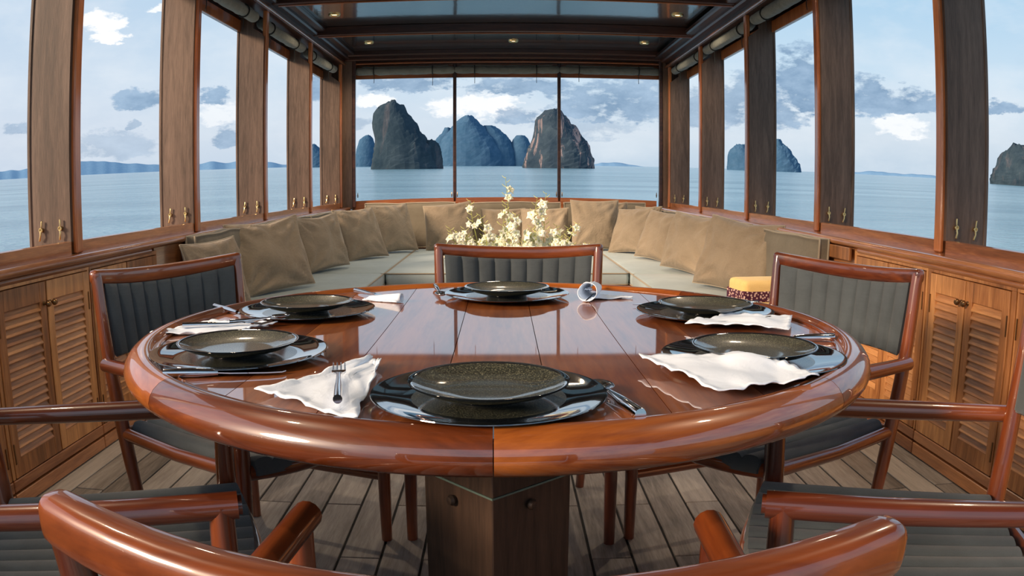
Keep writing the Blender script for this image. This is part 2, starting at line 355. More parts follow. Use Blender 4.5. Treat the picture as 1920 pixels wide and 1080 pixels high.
# ---- side walls
POSTY = [-.01, 1.36, 2.725, 4.09, 5.50, 6.87]
CHY0 = -2.6
def side_wall(sx, name, XL, XW):
    """sx -1 left / +1 right, XL locker face |x|, XW window plane |x|"""
    w = empty(name); w['kind'] = 'structure'
    def bxs(b, a0, a1, y0, y1, z0, z1, bev=0): box(b, *sorted((sx*a0, sx*a1)), y0, y1, z0, z1, bev)
    # sill board, slopes gently outward; ledge and its rounded nosing
    b = NB(); prism(b, [(sx*XW, .80), (sx*XW, .85), (sx*(XW+.012), .853), (sx*(XW+.235), .817), (sx*(XW+.235), .70), (sx*XW, .70)], 'y', CHY0, 7.0); obj('sill_board', b, M_rail, w)
    b = NB(); bxs(b, XL+.005, XW+.02, CHY0, 6.9, .775, .800); obj('ledge', b, M_rail, w)
    b = NB(); tube(b, [(sx*(XL+.004), CHY0, .788), (sx*(XL+.004), 6.9, .788)], .020, 14, .018); autosmooth(obj('nosing', b, M_rail, w))
    b = NB(); tube(b, [(sx*(XL+.010), CHY0, .760), (sx*(XL+.010), 1.90 if sx < 0 else 1.86, .760)], .013, 10); autosmooth(obj('moulding', b, M_rail, w))
    # hull lining below and behind the bench
    b = NB(); bxs(b, XW+.02, XW+.06, CHY0, 7.0, -.05, .80); obj('hull_lining', b, M_lock, w)
    b = NB(); bxs(b, XL+.02, XW+.03, 1.97 if sx < 0 else 1.90, 6.95, .30, .775); obj('bench_back_board', b, M_rail, w)
    # crown rail along the top of the wall and dark fascia over it
    zt = 2.325 if sx < 0 else 2.295
    b = NB(); bxs(b, XW-.03, XW+.10, CHY0, 6.95, zt, zt+.13, .008); obj('crown_rail', b, M_darky, w)
    b = NB(); tube(b, [(sx*(XW-.035), CHY0, zt+.010), (sx*(XW-.035), 6.9, zt+.010)], .013, 10); autosmooth(obj('crown_bead', b, M_bead, w))
    b = NB(); bxs(b, XW-.09, XW-.02, CHY0, 6.95, zt+.055, zt+.13, .012); obj('crown_step', b, M_darky, w)
    b = NB(); bxs(b, XW-.16, XW-.08, CHY0, 6.95, zt+.085, zt+.135, .012); obj('crown_step', b, M_darky, w)
    # header rail on the outer side of the posts
    b = NB(); bxs(b, XW+.18, XW+.215, CHY0, 7.0, 2.175, 2.262, .004); obj('header_rail', b, M_case, w)
    b = NB(); bxs(b, XW+.20, XW+.26, CHY0, 7.0, 2.262, 2.50); obj('outer_fascia', b, M_darky, w)
    post0 = None
    for i, py in enumerate(POSTY):
        if i == 0 or post0 is None:
            b = NB()
            o_ = [(XW, .845), (XW, 2.13), (XW+.09, 2.20), (XW+.09, zt+.05), (XW+.197, zt+.05), (XW+.197, .79), (XW, .80)]
            prism(b, [(sx*p, q) for p, q in o_], 'y', -.075, -.030)
            box(b, *sorted((sx*(XW+.188), sx*(XW+.206))), -.080, -.025, .80, 2.2, .004)
            post0 = obj('post', b, M_post, w, (0, py, 0))
            b = NB(); bxs(b, XW-.016, XW+.018, -.055, 0, .801, zt+.02, .006); case0 = obj('casing_strip', b, M_case, w, (0, py, 0))
            # brass turn buttons low on the post: stud, ring and drop
            def button():
                b = NB(); tube(b, [(0, 0, 0), (0, -.012, 0)], .009, 10); tube(b, [(0, -.010, -.002), (0, -.010, .034)], [.0028, .0034], 8, round_end=True)
                tube(b, [(0, -.011, -.004), (.002, -.014, -.022), (-.002, -.012, -.042)], [.0045, .0035, .0045], 8, round_end=True)
                for a in range(8):
                    pass
                tube(b, [(math.cos(t)*.008, -.013, math.sin(t)*.008) for t in [q*PI/5 for q in range(11)]], .0026, 6, cap=False); return b
            bt = autosmooth(obj('turn_button', button(), M_brass, post0, (sx*(XW+.045), -.075, .905)))
            inst(bt, post0, (sx*(XW+.140), -.075, .90), (0, R(8), 0))
        else:
            c = copy_tree(post0, w); c.location = (0, py, 0)
            c = inst(case0, w, (0, py, 0))
    return w
wall_left = side_wall(-1, 'wall_left', 1.62, 1.70)
wall_right = side_wall(1, 'wall_right', 1.645, 1.78)
# wooden panel on the right wall between the bench end and the lockers
b = NB(); box(b, 1.628, 1.645, 1.92, 2.42, .705, .768, .003); obj('panel', b, M_lock, wall_right)

# ---- rear wall with two mullions
BY = 7.0
wb = empty('wall_back'); wb['kind'] = 'structure'
b = NB()
for i in range(16):
    x0 = -1.60+i*.204; x1 = x0+.2045
    zz = lambda x: .868+.030*(1-((x-.05)/1.6)**2)
    prism(b, [(x0, .76), (x1, .76), (x1, zz(x1)), (x0, zz(x0))][::1], 'y', BY-.03, BY+.05)
bmesh.ops.remove_doubles(b, verts=b.verts, dist=.001); obj('sill_board', b, M_railx, wb)
b = NB(); box(b, -1.9, 1.98, BY-.02, BY+.04, -.05, .77); obj('hull_lining', b, M_lock, wb)
b = NB(); box(b, -1.66, 1.72, BY-.05, BY-.01, .745, .775, .006); obj('ledge', b, M_railx, wb)
b = NB(); box(b, -.513, -.478, BY-.03, BY+.03, .85, 2.40, .006); mul = obj('mullion', b, M_dark, wb); inst(mul, wb, (1.108, 0, 0))  # dark wood colour stands in for backlit shade on the mullions
b = NB(); box(b, -1.94, -1.575, BY-.10, BY+.02, .78, 2.42, .006); obj('corner_post', b, M_post, wb)
b = NB(); box(b, 1.715, 2.0, BY-.10, BY+.02, .78, 2.42, .006); obj('corner_post', b, M_post, wb)
b = NB(); box(b, -1.585, -1.55, BY-.11, BY-.06, .80, 2.40, .006); cs = obj('casing_strip', b, M_dark, wb); inst(cs, wb, (3.263, 0, 0))
b = NB(); box(b, -1.6, 1.75, BY+.02, BY+.05, 2.185, 2.36, .004); obj('header_rail', b, M_railx, wb)
b = NB(); box(b, -1.75, 1.8, BY-.06, BY+.06, 2.33, 2.55, .01); obj('fascia', b, M_dark, wb)
b = NB(); box(b, -1.70, 1.78, BY-.14, BY-.06, 2.365, 2.46, .012); obj('crown_moulding', b, M_dark, wb)
b = NB(); box(b, -1.66, 1.74, BY-.24, BY-.14, 2.40, 2.46, .012); obj('crown_moulding', b, M_dark, wb)
b = NB(); tube(b, [(-1.66, BY-.075, 2.34), (1.74, BY-.075, 2.34)], .013, 10); autosmooth(obj('crown_bead', b, M_railx, wb))
for mx in (-.525, -.466, .583, .642, -1.535, 1.66):
    b = NB(); tube(b, [(0, 0, -.02), (0, -.004, 0), (0, 0, .03)], [.004, .006, .003], 8, round_end=True); tube(b, [(0, 0, 0), (0, .03, 0)], .004, 6)
    autosmooth(obj('turn_button', b, M_bronze, wb, (mx, BY-.045, .925)))

# ---- ceiling: lacquered panels between cross beams
ce = NB(); box(ce, -1.78, 1.86, -2.6, 7.1, 2.45, 2.53); ceiling = obj('ceiling', ce, M_ceil, kind='structure')
b = NB(); box(b, -2.15, 2.2, -2.7, 7.3, 2.535, 2.60); obj('roof_slab', b, M_darky, ceiling)
for by_ in (5.38, 4.05, 2.72, 1.39, .06, -1.27):
    b = NB(); box(b, -1.66, 1.74, by_, by_+.055, 2.372, 2.452, .006); obj('cross_beam', b, M_dark, ceiling)
    b = NB(); tube(b, [(-1.62, by_+.05, 2.368), (1.70, by_+.05, 2.368)], .007, 8); autosmooth(obj('beam_bead', b, M_railx, ceiling))

# ================================================================== DOWNLIGHTS
lamps = [(-1.36, 4.87, 'round brass ceiling downlight, left one of the near pair'), (1.44, 4.87, 'round brass ceiling downlight, right one of the near pair'),
         (-1.30, 6.25, 'round brass ceiling downlight near the window end, left one of three'), (.117, 6.27, 'round brass ceiling downlight near the window end, middle one of three'),
         (1.405, 6.25, 'round brass ceiling downlight near the window end, right one of three')]
lamp0 = None
for (x, y, lab) in lamps + [(.1, 3.4, None), (-1.3, 2.0, None), (1.35, 2.0, None), (-1.3, -.3, None), (1.35, -.3, None)]:  # entries without a label are unseen lamps added to brighten the cabin
    if lamp0 is None:
        t = empty('ceiling_downlight', (x, y, 2.45))
        b = NB(); lathe(b, [(.024, .002), (.030, -.008), (.044, -.012), (.050, -.006), (.051, 0.0)], 28); autosmooth(obj('ring', b, M_brass, t), 60)
        b = NB(); lathe(b, [(0, -.006), (.020, -.004), (.026, .001)], 24); autosmooth(obj('bulb', b, M_lamp, t), 60)
        lamp0 = t
    else:
        t = copy_tree(lamp0); t.location = (x, y, 2.45)
    tag(t, lab or 'unseen brass ceiling downlight added to brighten the dining area', 'light', 'ceiling downlights')
    ld = bpy.data.lights.new('lamp', 'SPOT'); lo = bpy.data.objects.new('downlight_beam', ld); COL.objects.link(lo); lo.parent = t; lo.location = (0, 0, -.03)
    ld.energy = LAMP_W; ld.color = (1.0, .78, .55); ld.spot_size = R(150); ld.spot_blend = .9; ld.shadow_soft_size = .04

# ================================================================== ROLLED AWNINGS
def roll(p0, p1, rad, label, seed, cords=True):
    rr = random.Random(seed); p0 = Vector(p0); p1 = Vector(p1); d = p1-p0; ln = d.length; t = empty('rolled_awning', p0)
    b = NB(); n = 22; pts = []; rads = []
    tie = [.17, .80]
    for i in range(n+1):
        s_ = i/n; pinch = sum(math.exp(-((s_-q)/.03)**2) for q in tie)
        pts.append(d*s_+Vector((0, 0, -.006*math.sin(PI*s_)+rr.uniform(-.002, .002)))); rads.append(rad*(1+rr.uniform(-.05, .05)-.16*pinch))
    tube(b, pts, rads, 14, [q*.92 for q in rads], round_end=True); autosmooth(obj('canvas_roll', b, M_canvas, t), 70)
    # loose inner fold lying on top of the roll
    b = NB(); tube(b, [p+Vector((0, 0, rad*.95)) for p in pts[1:-1]], rad*.34, 8, rad*.22, round_end=True); autosmooth(obj('canvas_fold', b, M_canvas, t), 70)
    side = Vector((0, 0, 1)).cross(d.normalized())
    for q in tie:
        c = d*q; b = NB(); tube(b, [c+side*(math.cos(a)*rad*1.0)+Vector((0, 0, math.sin(a)*rad*1.05)) for a in [2*PI*j/16 for j in range(17)]], .0055, 6, cap=False)
        if cords: tube(b, [c+Vector((0, 0, -rad)), c+Vector((0, .01, -rad-.05)), c+Vector((0, .0, -rad-.08-rr.uniform(0, .05)))], .003, 5)
        autosmooth(obj('tie_cord', b, M_strap, t))
    tag(t, label, 'awning', 'rolled canvas awnings under the roof'); return t
ord_ = ['nearest', 'second', 'third', 'fourth', 'farthest']
for sx, XW, sd_ in ((-1, 1.70, 'left'), (1, 1.78, 'right')):
    for i in range(1, 5):
        y0, y1 = POSTY[i]+.02, POSTY[i+1]-.20
        if sx > 0: y0, y1 = POSTY[i]+.02, POSTY[i+1]-.10
        roll((sx*(XW+.045), y0, 2.245), (sx*(XW+.045), y1, 2.255), .044, f'grey canvas awning rolled up under the {sd_} roof rail, {ord_[i-1]} of its row' if i > 1 else f'grey canvas awning rolled up under the {sd_} roof rail, at the top picture edge', i*7+(sx > 0))
for i, (x0, x1, lab) in enumerate(((-1.53, -.53, 'left'), (-.46, .58, 'middle'), (.65, 1.67, 'right'))):
    roll((x0, BY-.035, 2.262), (x1, BY-.035, 2.262), .045, f'dark canvas awning rolled up over the {lab} window facing the islands', 40+i)

# ================================================================== LOUVRED LOCKERS
def locker(sx, XL, y0, y1, splits, label, group):
    """y0..y1 extent; splits: list of (door y0, y1)"""
    t = empty('locker', (sx*XL, (y0+y1)/2, 0)); oy = (y0+y1)/2
    def LB(b, dx0, dx1, a0, a1, z0, z1, bev=0): box(b, *sorted((sx*dx0, sx*dx1)), a0-oy, a1-oy, z0, z1, bev)     # dx>0 = into the wall
    b = NB(); LB(b, .03, .075, y0, y1, .0, .77); obj('carcass', b, M_lock, t)
    b = NB(); LB(b, .004, .03, y0, y1, .738, .757, .001)
    for a0, a1 in [(y0, splits[0][0])]+[(splits[i][1], splits[i+1][0]) for i in range(len(splits)-1) if splits[i+1][0]-splits[i][1] > .012]+[(splits[-1][1], y1)]:
        if a1-a0 > .004: LB(b, .004, .03, a0+.002, a1-.002, .104, .738, .001)
    obj('face_frame', b, M_lock, t)
    b = NB(); LB(b, .0, .03, y0, y1, .004, .054, .003); pb = obj('plinth_board', b, M_rail, t)
    b = NB(); LB(b, .0, .03, y0, y1, .062, .102, .003); obj('plinth_board', b, M_rail, t)
    for di, (a0, a1) in enumerate(splits):
        b = NB(); g = .0025; st = .045
        LB(b, .000, .024, a0+g, a0+st, .106, .735, .002); LB(b, .000, .024, a1-st, a1-g, .106, .735, .002)
        LB(b, .001, .024, a0+st, a1-st, .665, .735, .001); LB(b, .001, .024, a0+st, a1-st, .106, .170, .001)
        d = obj('door', b, M_lock, t)
        w = (a1-a0)-2*st; yc = (a0+a1)/2-oy; ns = 17; pit = (.664-.171)/ns
        b = NB(); th = .0035; hw = .0185
        # tilted slat: lower edge stands proud toward the room
        prism(b, [(-sx*.005, -pit*.56), (-sx*.006, -pit*.56+th), (sx*.0075, pit*.60), (sx*.011, pit*.60)], 'y', -w/2-.001, w/2+.001)
        s0 = obj('slat', b, M_slat, d, (sx*.006, yc, .171+pit*.5))
        for i in range(1, ns): inst(s0, d, (sx*.006, yc, .171+pit*(i+.5)))
        if len(splits) > 1 or True:
            ky = (a1-.020 if di % 2 == 0 else a0+.020)-oy
            b = NB(); lathe(b, [(0, .030), (.008, .029), (.0125, .022), (.012, .016), (.006, .010), (.005, .004), (.009, .001), (.009, 0)], 16)
            bmesh.ops.rotate(b, verts=b.verts, matrix=Matrix.Rotation(-sx*PI/2, 3, 'Y')); autosmooth(obj('knob', b, M_bronze, d, (0, ky, .657)), 50)
        # recessed hinge line
        b = NB(); hy = (a0+.008 if di % 2 == 0 else a1-.008)-oy
        box(b, *sorted((-sx*.003, sx*.004)), hy-.003, hy+.003, -.035, .035)
        hg = obj('hinge', b, M_bronze, d, (0, 0, .19)); inst(hg, d, (0, 0, .62))
    return tag(t, label, 'locker', group)
lg = 'louvred lockers under the side windows'
locker(-1, 1.62, -.09, .595, [(-.05, .265), (.27, .585)], 'teak louvred locker cut off by the left picture edge, beside the front chair', lg)
locker(-1, 1.62, .60, 1.288, [(.62, .944), (.948, 1.272)], 'two-door louvred teak locker with dark knobs on the left wall', lg)
locker(-1, 1.62, 1.292, 1.965, [(1.307, 1.627), (1.631, 1.952)], 'louvred teak locker left of the bench end, mostly hidden by the chair back', lg)
locker(1, 1.645, -.09, .585, [(-.06, .255), (.26, .575)], 'teak louvred locker cut off by the right picture edge, beside the front chair', lg)
locker(1, 1.645, .59, 1.19, [(.62, .903), (.907, 1.165)], 'teak locker with two louvred doors and paired round knobs on the sunlit right wall', lg)
locker(1, 1.645, 1.195, 1.895, [(1.21, 1.535), (1.54, 1.87)], 'teak louvred locker on the right wall behind the chair back, next to the bench', lg)

# ================================================================== BENCH, SEAT CUSHIONS, BACK CUSHIONS
SZ = .385
t = empty('bench_platform', (0.03, 5, 0))
def BB(b, x0, x1, y0, y1, z0, z1, bev=0): box(b, x0-.03, x1-.03, y0-5, y1-5, z0, z1, bev)
b = NB(); BB(b, -1.60, -.905, 1.99, 6.9, 0.001, .280, .004); obj('left_base', b, M_rail, t)
b = NB(); BB(b, 1.0, 1.64, 1.93, 6.9, 0.001, .280, .004); obj('right_base', b, M_rail, t)
b = NB(); BB(b, -.905, 1.0, 4.36, 6.9, 0.001, .280, .004); obj('front_base', b, M_railx, t)
b = NB(); BB(b, -.93, 1.02, 4.33, 4.358, .262, .285, .006); obj('edge_board', b, M_railx, t)
tag(t, 'varnished U-shaped bench platform under the grey-green seat cushions', 'bench')
def cushion(name, x0, x1, y0, y1, z0, z1, label, group, mat, pmat, cat='cushion', crown=.012, rad=.025):
    cx, cy = (x0+x1)/2, (y0+y1)/2; t = empty(name, (cx, cy, z0)); w, d, h_ = (x1-x0)/2-.004, (y1-y0)/2-.004, z1-z0
    b = NB(); n = 16
    # outline of rounded box: layers from bottom to top
    def ring(off, z, dome=0):
        out_ = []
        for sx_, sy_ in ((1, 1), (-1, 1), (-1, -1), (1, -1)):
            a0 = {(1, 1): 0, (-1, 1): PI/2, (-1, -1): PI, (1, -1): 1.5*PI}[(sx_, sy_)]
            for j in range(5):
                a = a0+j*PI/8; rr = rad; out_.append((sx_*(w-off-rr)+rr*math.cos(a), sy_*(d-off-rr)+rr*math.sin(a), z))
        return [b.verts.new(p) for p in out_]
    lay = [(rad*.6, 0), (rad*.15, .25*rad), (0, rad*.8), (-.003, h_*.5), (0, h_-rad*.8), (rad*.2, h_-rad*.25), (rad*.7, h_)]
    rs = [ring(o_, z_) for o_, z_ in lay]
    for a_, b_ in zip(rs, rs[1:]):
        for j in range(20): b.faces.new((a_[j], a_[(j+1) % 20], b_[(j+1) % 20], b_[j]))
    b.faces.new(rs[0][::-1])
    inner = []
    for kf in (.75, .4): inner.append([b.verts.new((v.co.x*kf, v.co.y*kf, h_+crown*(1-kf))) for v in rs[-1]])
    prev = rs[-1]
    for q in inner:
        for j in range(20): b.faces.new((prev[j], prev[(j+1) % 20], q[(j+1) % 20], q[j]))
        prev = q
    b.faces.new(prev)
    autosmooth(obj('cover', b, mat, t), 60)
    for z_ in (rad*.35, h_-rad*.35):
        b = NB(); pts = []
        for sx_, sy_, a0 in ((1, 1, 0), (-1, 1, PI/2), (-1, -1, PI), (1, -1, 1.5*PI)):
            for j in range(5): a = a0+j*PI/8; pts.append((sx_*(w-rad)+rad*math.cos(a), sy_*(d-rad)+rad*math.sin(a), z_))
        pts.append(pts[0]); tube(b, pts, .005, 6, cap=False); autosmooth(obj('piping', b, pmat, t), 60)
    return tag(t, label, cat, group)
sg = 'grey-green seat cushions on the bench'
cushion('seat_cushion', -1.60, -.87, 2.0, 4.315, .285, SZ, 'long grey-green seat cushion on the left arm of the bench', sg, M_seatc, M_pipe)
cushion('seat_cushion', -1.60, -.87, 4.32, 6.55, .285, SZ, 'grey-green seat cushion in the far left corner of the bench', sg, M_seatc, M_pipe)
cushion('seat_cushion', -.865, .045, 4.33, 6.55, .285, SZ, 'grey-green seat cushion of the middle bench, left of the black chair back', sg, M_seatc, M_pipe)
cushion('seat_cushion', .05, .958, 4.33, 6.55, .285, SZ, 'grey-green seat cushion of the middle bench, right of the black chair back', sg, M_seatc, M_pipe)
cushion('seat_cushion', .963, 1.64, 4.27, 6.55, .285, SZ, 'grey-green seat cushion in the far right corner of the bench', sg, M_seatc, M_pipe)
cushion('seat_cushion', .963, 1.64, 1.94, 4.265, .285, SZ, 'long grey-green seat cushion on the right arm of the bench', sg, M_seatc, M_pipe)
bg_ = 'olive back cushions along the bench'
def back_cush(cx, cy, yaw, w, hgt, th, label, lean=.12):
    """upright box cushion with piping, leaning back a little"""
    t = empty('back_cushion', (cx, cy, SZ+.004), yaw); b = NB(); nx, nz = 14, 8
    def P(u_, v_, s_):
        e = (1-abs(u_)**6)*(1-abs(v_)**6); yy = s_*th/2*(.72+.28*e**.5 if e > 0 else .72)
        x = u_*w/2; z = hgt/2+v_*hgt/2; z += .012*noise.noise((u_*2+cx, cy, 1))*(v_ > .5); return Vector((x, yy+z*lean, z+abs(yy)*0))
    for s_ in (-1, 1):
        g = [[b.verts.new(P(-1+2*i/nx, -1+2*j/nz, s_)) for j in range(nz+1)] for i in range(nx+1)]
        for i in range(nx):
            for j in range(nz):
                q = (g[i][j], g[i+1][j], g[i+1][j+1], g[i][j+1]); b.faces.new(q if s_ < 0 else q[::-1])
        if s_ < 0: gf = g
        else: gb = g
    bl = [(i, 0) for i in range(nx+1)]+[(nx, j) for j in range(1, nz+1)]+[(i, nz) for i in range(nx-1, -1, -1)]+[(0, j) for j in range(nz-1, 0, -1)]
    for (a, c), (d, e) in zip(bl, bl[1:]+bl[:1]): b.faces.new((gf[a][c], gb[a][c], gb[d][e], gf[d][e]))
    bmesh.ops.recalc_face_normals(b, faces=b.faces); autosmooth(obj('cover', b, M_back, t), 75)
    for s_ in (-1, 1):
        b = NB(); tube(b, [P(-1+2*a/nx, -1+2*c/nz, s_) for a, c in bl+bl[:1]], .006, 6, cap=False); autosmooth(obj('piping', b, M_pipe, t), 60)
    return tag(t, label, 'cushion', bg_)
for y0, y1, lab in ((2.30, 3.40, 'nearest one on the left side'), (3.43, 4.85, 'second one on the left side'), (4.88, 6.35, 'far one on the left side')):
    back_cush(-1.568, (y0+y1)/2, PI/2, y1-y0, .405, .07, f'olive piped back cushion, {lab} of the bench', .03)
for y0, y1, lab in ((2.16, 3.42, 'nearest one on the right side, its dark end showing'), (3.45, 4.85, 'second one on the right side'), (4.88, 6.35, 'far one on the right side')):
    back_cush(1.588, (y0+y1)/2, -PI/2, y1-y0, .40, .07, f'olive piped back cushion, {lab}', .03)
for x0, x1, lab in ((-1.42, -.48, 'left'), (-.44, .61, 'middle'), (.65, 1.50, 'right')):
    back_cush((x0+x1)/2, 6.74, 0, x1-x0, .455, .12, f'olive box-shaped back cushion under the {lab} window of the end wall', .10)
# ================================================================== THROW PILLOWS
def pillow(v, th, label, seed, sag=.0, wr=1.0):
    x, y, z, yaw, tilt, rl, w, hgt = v
    t = empty('throw_pillow', (x, y, z)); t.rotation_euler = (0, 0, yaw)
    t.rotation_mode = 'QUATERNION'
    t.rotation_quaternion = (Matrix.Rotation(yaw, 4, 'Z') @ Matrix.Rotation(-tilt, 4, 'X') @ Matrix.Rotation(-rl, 4, 'Y')).to_quaternion()
    n = 26; off = Vector((seed*3.7, seed*1.9, seed*.7))
    def P(u_, v_, s_):
        px = u_*w/2*(1-.065*(1-v_*v_)); pz = hgt/2+v_*hgt/2*(1-.065*(1-u_*u_))
        e = max(0, (1-u_**2)*(1-v_**2)); yy = s_*th/2*(e**.42)
        # soft creases running in from the corners and one fold from the top edge
        cre = 0
        for cu, cv in ((-1, 1), (1, 1), (1, -1), (-1, -1)):
            du, dv = u_-cu, v_-cv; rr_ = math.hypot(du, dv)+1e-6; ang = math.atan2(dv, du)
            cre += math.sin(ang*11+seed+cu*2)*math.exp(-((rr_-.55)/.38)**2)
        yy += s_*.011*wr*cre*(e**.3)+s_*.028*wr*noise.noise(Vector((u_*1.4, v_*1.4, s_))+off)*(e**.4)
        # vertical pull folds below the top edge
        yy += s_*.009*wr*math.sin(u_*13+seed*2+v_*2)*max(0, v_)*(e**.3)
        pz -= sag*(1-abs(u_-.1))**2*max(0, v_)*hgt
        return Vector((px, yy, pz))
    def tp(i): q = -1+2*i/n; return math.sin(q*PI/2)*.75+q*.25
    b = NB(); G = {}
    for s_ in (-1, 1):
        G[s_] = [[None]*(n+1) for _ in range(n+1)]
        for i in range(n+1):
            for j in range(n+1):
                edge = i in (0, n) or j in (0, n)
                if edge and s_ == 1: G[1][i][j] = G[-1][i][j]
                else: G[s_][i][j] = b.verts.new(P(tp(i), tp(j), s_ if not edge else 0))
        for i in range(n):
            for j in range(n):
                q = (G[s_][i][j], G[s_][i+1][j], G[s_][i+1][j+1], G[s_][i][j+1])
                try: b.faces.new(q if s_ < 0 else q[::-1])
                except ValueError: pass
    obj('cover', b, M_pillow, t, smooth=True)
    bl = [(i, 0) for i in range(n+1)]+[(n, j) for j in range(1, n+1)]+[(i, n) for i in range(n-1, -1, -1)]+[(0, j) for j in range(n-1, -1, -1)]
    b = NB(); tube(b, [P(tp(i), tp(j), 0) for i, j in bl], .0042, 5, cap=False); obj('piping', b, M_pipe, t, smooth=True)
    return tag(t, label, 'pillow', 'square linen throw pillows on the bench')
pillow([-1.36, 2.22, .395, 1.25, .26, .03, .44, .40], .13, 'small khaki linen pillow at the near left end of the bench, pale piping showing', 1)
pillow([-1.355, 3.20, .398, 1.02, .30, .06, .62, .46], .17, 'largest khaki linen pillow on the left side, deep creases below its sagging top edge', 2, .05, 1.6)
pillow([-1.32, 4.45, .398, 1.15, .27, .05, .58, .43], .17, 'big pale pillow on the left side, behind the largest left pillow', 3, .03, 1.4)
pillow([-1.15, 5.35, .398, .95, .42, .03, .50, .47], .15, 'olive-brown pillow with a crumpled lower corner, third big one along the left side', 4)
pillow([-.98, 6.02, .398, .80, .36, .02, .50, .48], .15, 'olive-brown pillow in the far left corner, in front of the left back cushion', 5)
pillow([-.50, 6.28, .398, -.05, .36, .11, .48, .48], .15, 'brown-grey pillow with a raised right corner, left of the white flowers', 6)
pillow([.03, 6.42, .398, .07, .30, .01, .45, .41], .14, 'shadowed grey-brown pillow right behind the white flowers', 7)
pillow([.43, 6.32, .398, -.12, .32, .03, .48, .42], .15, 'grey pillow with a rounded top beside the tallest pillow, right part of the end bench', 8)
pillow([.925, 6.24, .398, .03, .26, .0, .48, .50], .15, 'tall upright tan pillow, the highest one under the right window mullion', 9)
pillow([1.17, 5.90, .398, -.95, .42, .09, .48, .46], .15, 'tan pillow leaning steeply in the far right corner, warm light on it', 10)
pillow([1.28, 5.20, .398, -1.10, .38, -.06, .50, .44], .15, 'orange-tan pillow with a crumpled lower corner on the right side, behind two big ones', 11)
pillow([1.345, 4.25, .398, -1.15, .30, -.07, .60, .44], .17, 'big pinkish beige pillow in the middle of the right side', 12, .02, 1.5)
pillow([1.385, 3.18, .398, -1.03, .32, -.07, .62, .46], .18, 'biggest pinkish beige pillow, nearest on the right side of the bench', 13, .04, 1.5)
# small pillows tucked behind
pillow([1.13, 6.50, .50, -.1, .15, .02, .30, .36], .10, 'small tan pillow half hidden behind the leaning corner pillow', 14)
pillow([1.42, 6.20, .50, -.8, .12, .02, .32, .33], .10, 'small orange pillow peeping over the far right corner of the bench', 15)
# yellow bolster with an embroidered band, at the end of the right bench
t = empty('bolster', (1.30, 2.16, SZ+.002), R(8))
b = NB()
for i, (zz, s_) in enumerate(((0, .97), (.02, 1), (.19, 1), (.212, .95))): pass
box(b, -.17, .17, -.10, .10, .0, .21, .035, 0, 4); autosmooth(obj('cover', b, M_yellow, t), 60)
b = NB(); box(b, -.1725, .1725, -.1025, .1025, .105, .160, .004); obj('embroidered_band', b, M_band, t)
tag(t, 'yellow block bolster with a dark red embroidered band behind the right chair back', 'pillow')

